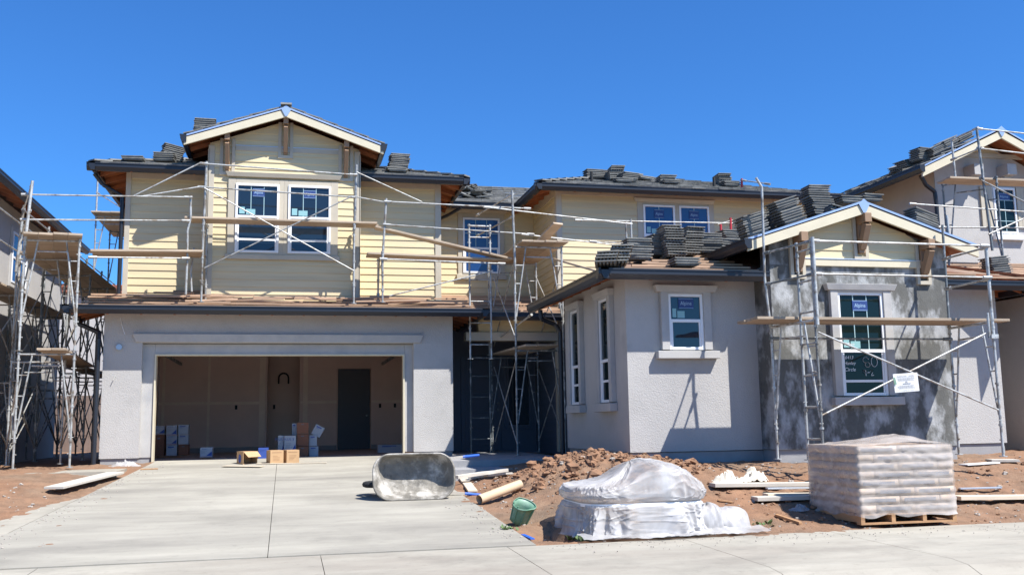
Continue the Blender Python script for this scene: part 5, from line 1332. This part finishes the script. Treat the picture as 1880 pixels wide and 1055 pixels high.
s = MB(); s.tube(a, b, .062, 24, cap=False); s.tube(b, a, .055, 24, cap=False); tag(s.build('cardboard_tube', M['pipe'], None, loc=a), 'beige cardboard form tube lying between driveway and dirt heap', 'tube')
def board(label, p, q, wd, th, m, name='board', lift=.03, cat='board'):
    p, q = Vector(p), Vector(q); p.z += lift; q.z += lift
    s = MB(); s.bar(p, q, wd, th); return tag(s.build(name, M[m], None, loc=(p+q)/2, bevel=.003), label, cat)
G2 = on_ground
board('white board slanting across the dirt left of the driveway', G2(98, 908)+Vector((0,0,.05)), G2(212, 876)+Vector((0,.0,.03)), .28, .035, 'grey_lumber', lift=.05)
board('long grey plank on the dirt behind the plastic covered pile', G2(1308, 898), G2(1500, 896), .22, .05, 'grey_lumber', lift=.06)
board('upper grey board half hidden behind the wrapped pallet', G2(1385, 922), G2(1520, 918), .24, .05, 'grey_lumber', lift=.05)
board('pale plank under the metal strip left of the wrapped pallet', G2(1405, 912), G2(1515, 911), .2, .04, 'lumber', lift=.03)
board('bright metal strip lying left of the wrapped pallet', G2(1408, 907), G2(1500, 906), .1, .02, 'metal_strip', lift=.08)
board('long pale plank on the dirt right of the wrapped pallet', G2(1755, 923), G2(1900, 921), .24, .05, 'lumber', lift=.07)
board('bluish metal strip on the dirt right of the wrapped pallet', G2(1762, 903), G2(1838, 901), .1, .02, 'metal_strip', lift=.05)
board('white offcut near the right scaffold feet', G2(1768, 855), G2(1828, 851), .18, .02, 'signwhite', lift=.02)
board('grey sole board under the right scaffold leg', G2(1815, 847), G2(1866, 847), .3, .04, 'grey_lumber', lift=.02)
board('grey form board leaning out from behind the wheelbarrow', aY(838, 875, 15.2), aY(930, 862, 15.4), .14, .05, 'grey_lumber', lift=.0)
board('short pale board between driveway edge and dirt heap', G2(850, 880), G2(868, 905), .14, .03, 'lumber', lift=.03)
board('pale board beside the grey form board', G2(870, 880), G2(935, 872), .12, .03, 'grey_lumber', lift=.03)
board('broken stick on the dirt left of the wrapped pallet', G2(1425, 948), G2(1470, 963), .04, .03, 'pallet', lift=.02)
board('small blue offcut at the driveway edge below the bucket', G2(960, 984), G2(978, 992), .05, .015, 'bluegrip', lift=.02)
board('brown scrap of lath in front of the plastic covered pile', G2(1318, 920), G2(1345, 924), .04, .02, 'pallet', lift=.02)
board('thin pale sheet on the driveway in front of the cardboard boxes', at_drive(412, 856), at_drive(482, 857), .25, .012, 'lumber', lift=.015)
board('long pale batten on the driveway before the garage', at_drive(470, 852), at_drive(600, 850), .06, .012, 'lumber', lift=.012)
board('small stick at the left garage jamb', at_drive(258, 862), at_drive(290, 861), .05, .02, 'pallet', lift=.012)
def cloth(label, px, py, rx, ry, h, seed, m='cloth', name='rag'):
    p = G2(px, py) if px > 990 or px < 240 else at_drive(px, py)
    s = MB(); n, k = 46, 14; vs = []
    for j in range(k+1):
        for i in range(n):
            t = 2*math.pi*i/n; q = j/k; c, s_ = math.cos(t), math.sin(t); kk = (1-q)**.6*(1+.5*noise.noise(Vector((c*1.5+seed, s_*1.5, q))))
            vs.append((p.x+rx*c*kk, p.y+ry*s_*kk, p.z-.01+h*q*(1+.9*noise.noise(Vector((c*2, s_*2+seed, q*3))))+.4*h*abs(noise.noise(Vector((c*kk*6, s_*kk*6, seed))))))
    s.add(vs, [(j*n+i, j*n+(i+1) % n, (j+1)*n+(i+1) % n, (j+1)*n+i) for j in range(k) for i in range(n)], True)
    return tag(s.build(name, M[m], None, loc=p), label, 'rag')
cloth('cream crumpled sack lying left on the dirt before the wing', 1335, 886, .22, .12, .13, 2); cloth('cream crumpled cloth lying on the dirt beside the plank end', 1385, 882, .20, .12, .15, 5)
cloth('clear plastic film crumpled at the left garage pier', 228, 856, .30, .12, .10, 9, 'poly', 'plastic_film')
cloth('white paper scrap on the pavement', 1455, 995, .14, .03, .035, 12, 'signwhite', 'paper_scrap'); cloth('bluish plastic scrap beside the wrapped pallet', 1468, 936, .12, .1, .07, 15, 'poly', 'plastic_scrap')
# weeds
s = MB()
for (px, py, n) in ((1085, 992, 60), (1065, 994, 30), (930, 975, 16), (1400, 965, 12)):
    for i in range(n):
        p = G2(px+random.uniform(-22, 22), py-random.uniform(0, 4)); a = random.uniform(0, 6.3); h = random.uniform(.02, .07); d = Vector((math.cos(a), math.sin(a), 0))
        s.add([p-d*.006, p+d*.05+Vector((0,0,h)), p+d*.02+Vector((-.02*d.y, .02*d.x, h*.6)), p+d*.02+Vector((.02*d.y, -.02*d.x, h*.6))], [(0,2,1,3)])
tag(s.build('weeds', M['weed'], None, loc=(0,0,0)), 'small green weeds sprouting at the pavement edge', 'weeds', kind='stuff')

# boxes
def carton(label, px, py, Y, w_, d_, h_, kind, rz=0, z=None, open_=False, name='box', group=None, tilt=0):
    p = aY(px, py, Y); z = z if z is not None else p.z
    B = thing(name, label, 'box', (p.x, Y, z), group, rz); B['_abs'] = 0
    if tilt: B.rotation_euler = (0, tilt, rz)
    s = MB()
    if open_:
        t = .008
        s.box(0, t, 0, d_, 0, h_); s.box(w_-t, w_, 0, d_, 0, h_); s.box(t, w_-t, d_-t, d_, 0, h_); s.box(t, w_-t, t, d_-t, 0, t); s.box(t, w_*.5, 0, t, 0, h_*.0+.03)
        s.add([(t, .0, h_), (w_, .0, h_), (w_+.03, -.09, h_*.62), (t+.05, -.10, h_*.60)], [(0,1,2,3)])
        s.box(0, w_, 0, d_, h_, h_+.004)
    else: s.box(0, w_, 0, d_, 0, h_)
    s.build('carton', M['card' if kind == 'card' else ('card_dark' if kind == 'dark' else 'carton')], B, loc=None, bevel=.003)
    s = MB(); s.T = lambda u, v, q: (u, -.002-q, v)
    if kind == 'white':
        s.add([(w_*.5, h_*.14, 0), (w_*.97, h_*.14, 0), (w_*.97, h_*.62, 0)], [(0,1,2)])
        text_geo(s, 'PLUS 3', h_*.17, lambda x, y: (w_*.38+x, -.003, h_*.82+y))
        s.m = 1; s.box(w_*.05, w_*.97, h_*.06, h_*.09, 0, .001); s.m = 2
        for i in range(4): s.box(w_*.08, w_*random.uniform(.4, .6), h_*(.62-i*.07), h_*(.635-i*.07), 0, .001)
        s.build('print', [M['print_blue'], M['print_red'], M['print_grey']], B)
    elif kind == 'plain':
        s.box(w_*.15, w_*.7, h_*.78, h_*.88, 0, .001); s.box(w_*.15, w_*.5, h_*.68, h_*.71, 0, .001); s.build('print', M['print_blue'], B)
    elif kind == 'card' and open_:
        s.T = lambda u, v, q: (-.002-q, u, v); s.build
        n = 18; s = MB(); s.add([(.004+w_*.0, 0, 0)]*0, []); 
        s.add([(-.003, d_*.5+.055*math.cos(2*math.pi*i/n), h_*.5+.08*math.sin(2*math.pi*i/n)) for i in range(n)], [tuple(range(n))]); s.build('print', M['print_blue'], B)
    elif kind == 'card':
        s.box(w_*.12, w_*.85, h_*.84, h_*.855, 0, .0008)
        for i in range(4): s.box(w_*.2, w_*random.uniform(.5, .8), h_*(.6-i*.1), h_*(.61-i*.1), 0, .0008)
        s.build('print', M['card_dark'], B)
    elif kind == 'dark':
        s.box(w_*.35, w_*.6, h_*.80, h_*.86, 0, .001); s.build('print', M['print_grey'], B)
    return B
gf = .67
ob = carton('opened brown cardboard box with one flap down, leftmost of three at the garage threshold', 446, 854, 18.9, .29, .26, .25, 'card', .5, None, True)
s = MB(); s.T = lambda u, v, w_: (u, -.004, v)
carton('closed brown cardboard box in the middle of the three at the garage threshold', 496, 853, 18.85, .25, .26, .265, 'card', .3)
carton('closed brown cardboard box, right of the three at the garage threshold', 526, 851, 18.95, .24, .26, .255, 'card', .25)
# inside stacks (Y ~21-23)
def inner(label, px0, px1, py0, py1, Y, kind, **k):
    a, b = aY(px0, py1, Y), aY(px1, py0, Y); return carton(label, px0, py1, Y, b.x-a.x, .32, b.z-a.z, kind, z=a.z, **k)
inner('white and blue joint compound box, left of the pair on the garage floor stack', 510, 521, 799, 838, 21.3, 'white')
inner('white and blue joint compound box, right of the pair on the garage floor stack', 521.5, 543.5, 799, 838, 21.2, 'white')
inner('white carton standing against the top brown box in the garage', 536, 545, 776.5, 798.5, 21.6, 'plain')
inner('top brown box of the three high column in the garage', 545, 566.5, 775, 795.5, 21.3, 'dark'); inner('middle brown box of the three high column in the garage', 545, 566.5, 796, 818, 21.3, 'dark'); inner('bottom brown box of the three high column in the garage', 545, 566.5, 818.5, 839, 21.3, 'dark')
inner('pale carton right of the middle brown box in the garage', 567.5, 582, 798, 818, 21.4, 'plain'); inner('pale carton right of the bottom brown box in the garage', 567.5, 584.5, 818.5, 838, 21.4, 'plain')
inner('white box tilted on top of the right carton column', 571, 589, 775, 795, 21.45, 'plain', tilt=.5)
inner('deep blue box on the garage floor behind the brown cartons', 474, 493, 821, 843, 20.6, 'plain').children[0].data.materials[0] = M['print_blue']
inner('lone white and blue box on the garage floor', 367, 390, 820.5, 839, 21.3, 'white')
inner('pale top box of the leftmost column in the garage', 281, 302.5, 781, 797, 22.6, 'white'); inner('dark bottom box of the leftmost column in the garage', 281, 302.5, 797.5, 836, 22.6, 'dark')
inner('top box of the second column at the left garage wall', 305, 325, 780, 799, 22.5, 'white'); inner('middle box of the second column at the left garage wall', 305, 325, 799.5, 816, 22.5, 'white'); inner('bottom box of the second column at the left garage wall', 305, 325, 816.5, 836, 22.5, 'plain')
inner('top box of the third column at the left garage wall', 327, 346, 779, 797, 22.55, 'plain'); inner('middle box of the third column at the left garage wall', 327, 346, 797.5, 815, 22.55, 'plain'); inner('dark bottom box of the third column at the left garage wall', 327, 346, 815.5, 835, 22.55, 'dark')
inner('long pale box with blue disc at the right of the garage floor', 694, 742, 815, 831, 22.6, 'plain')
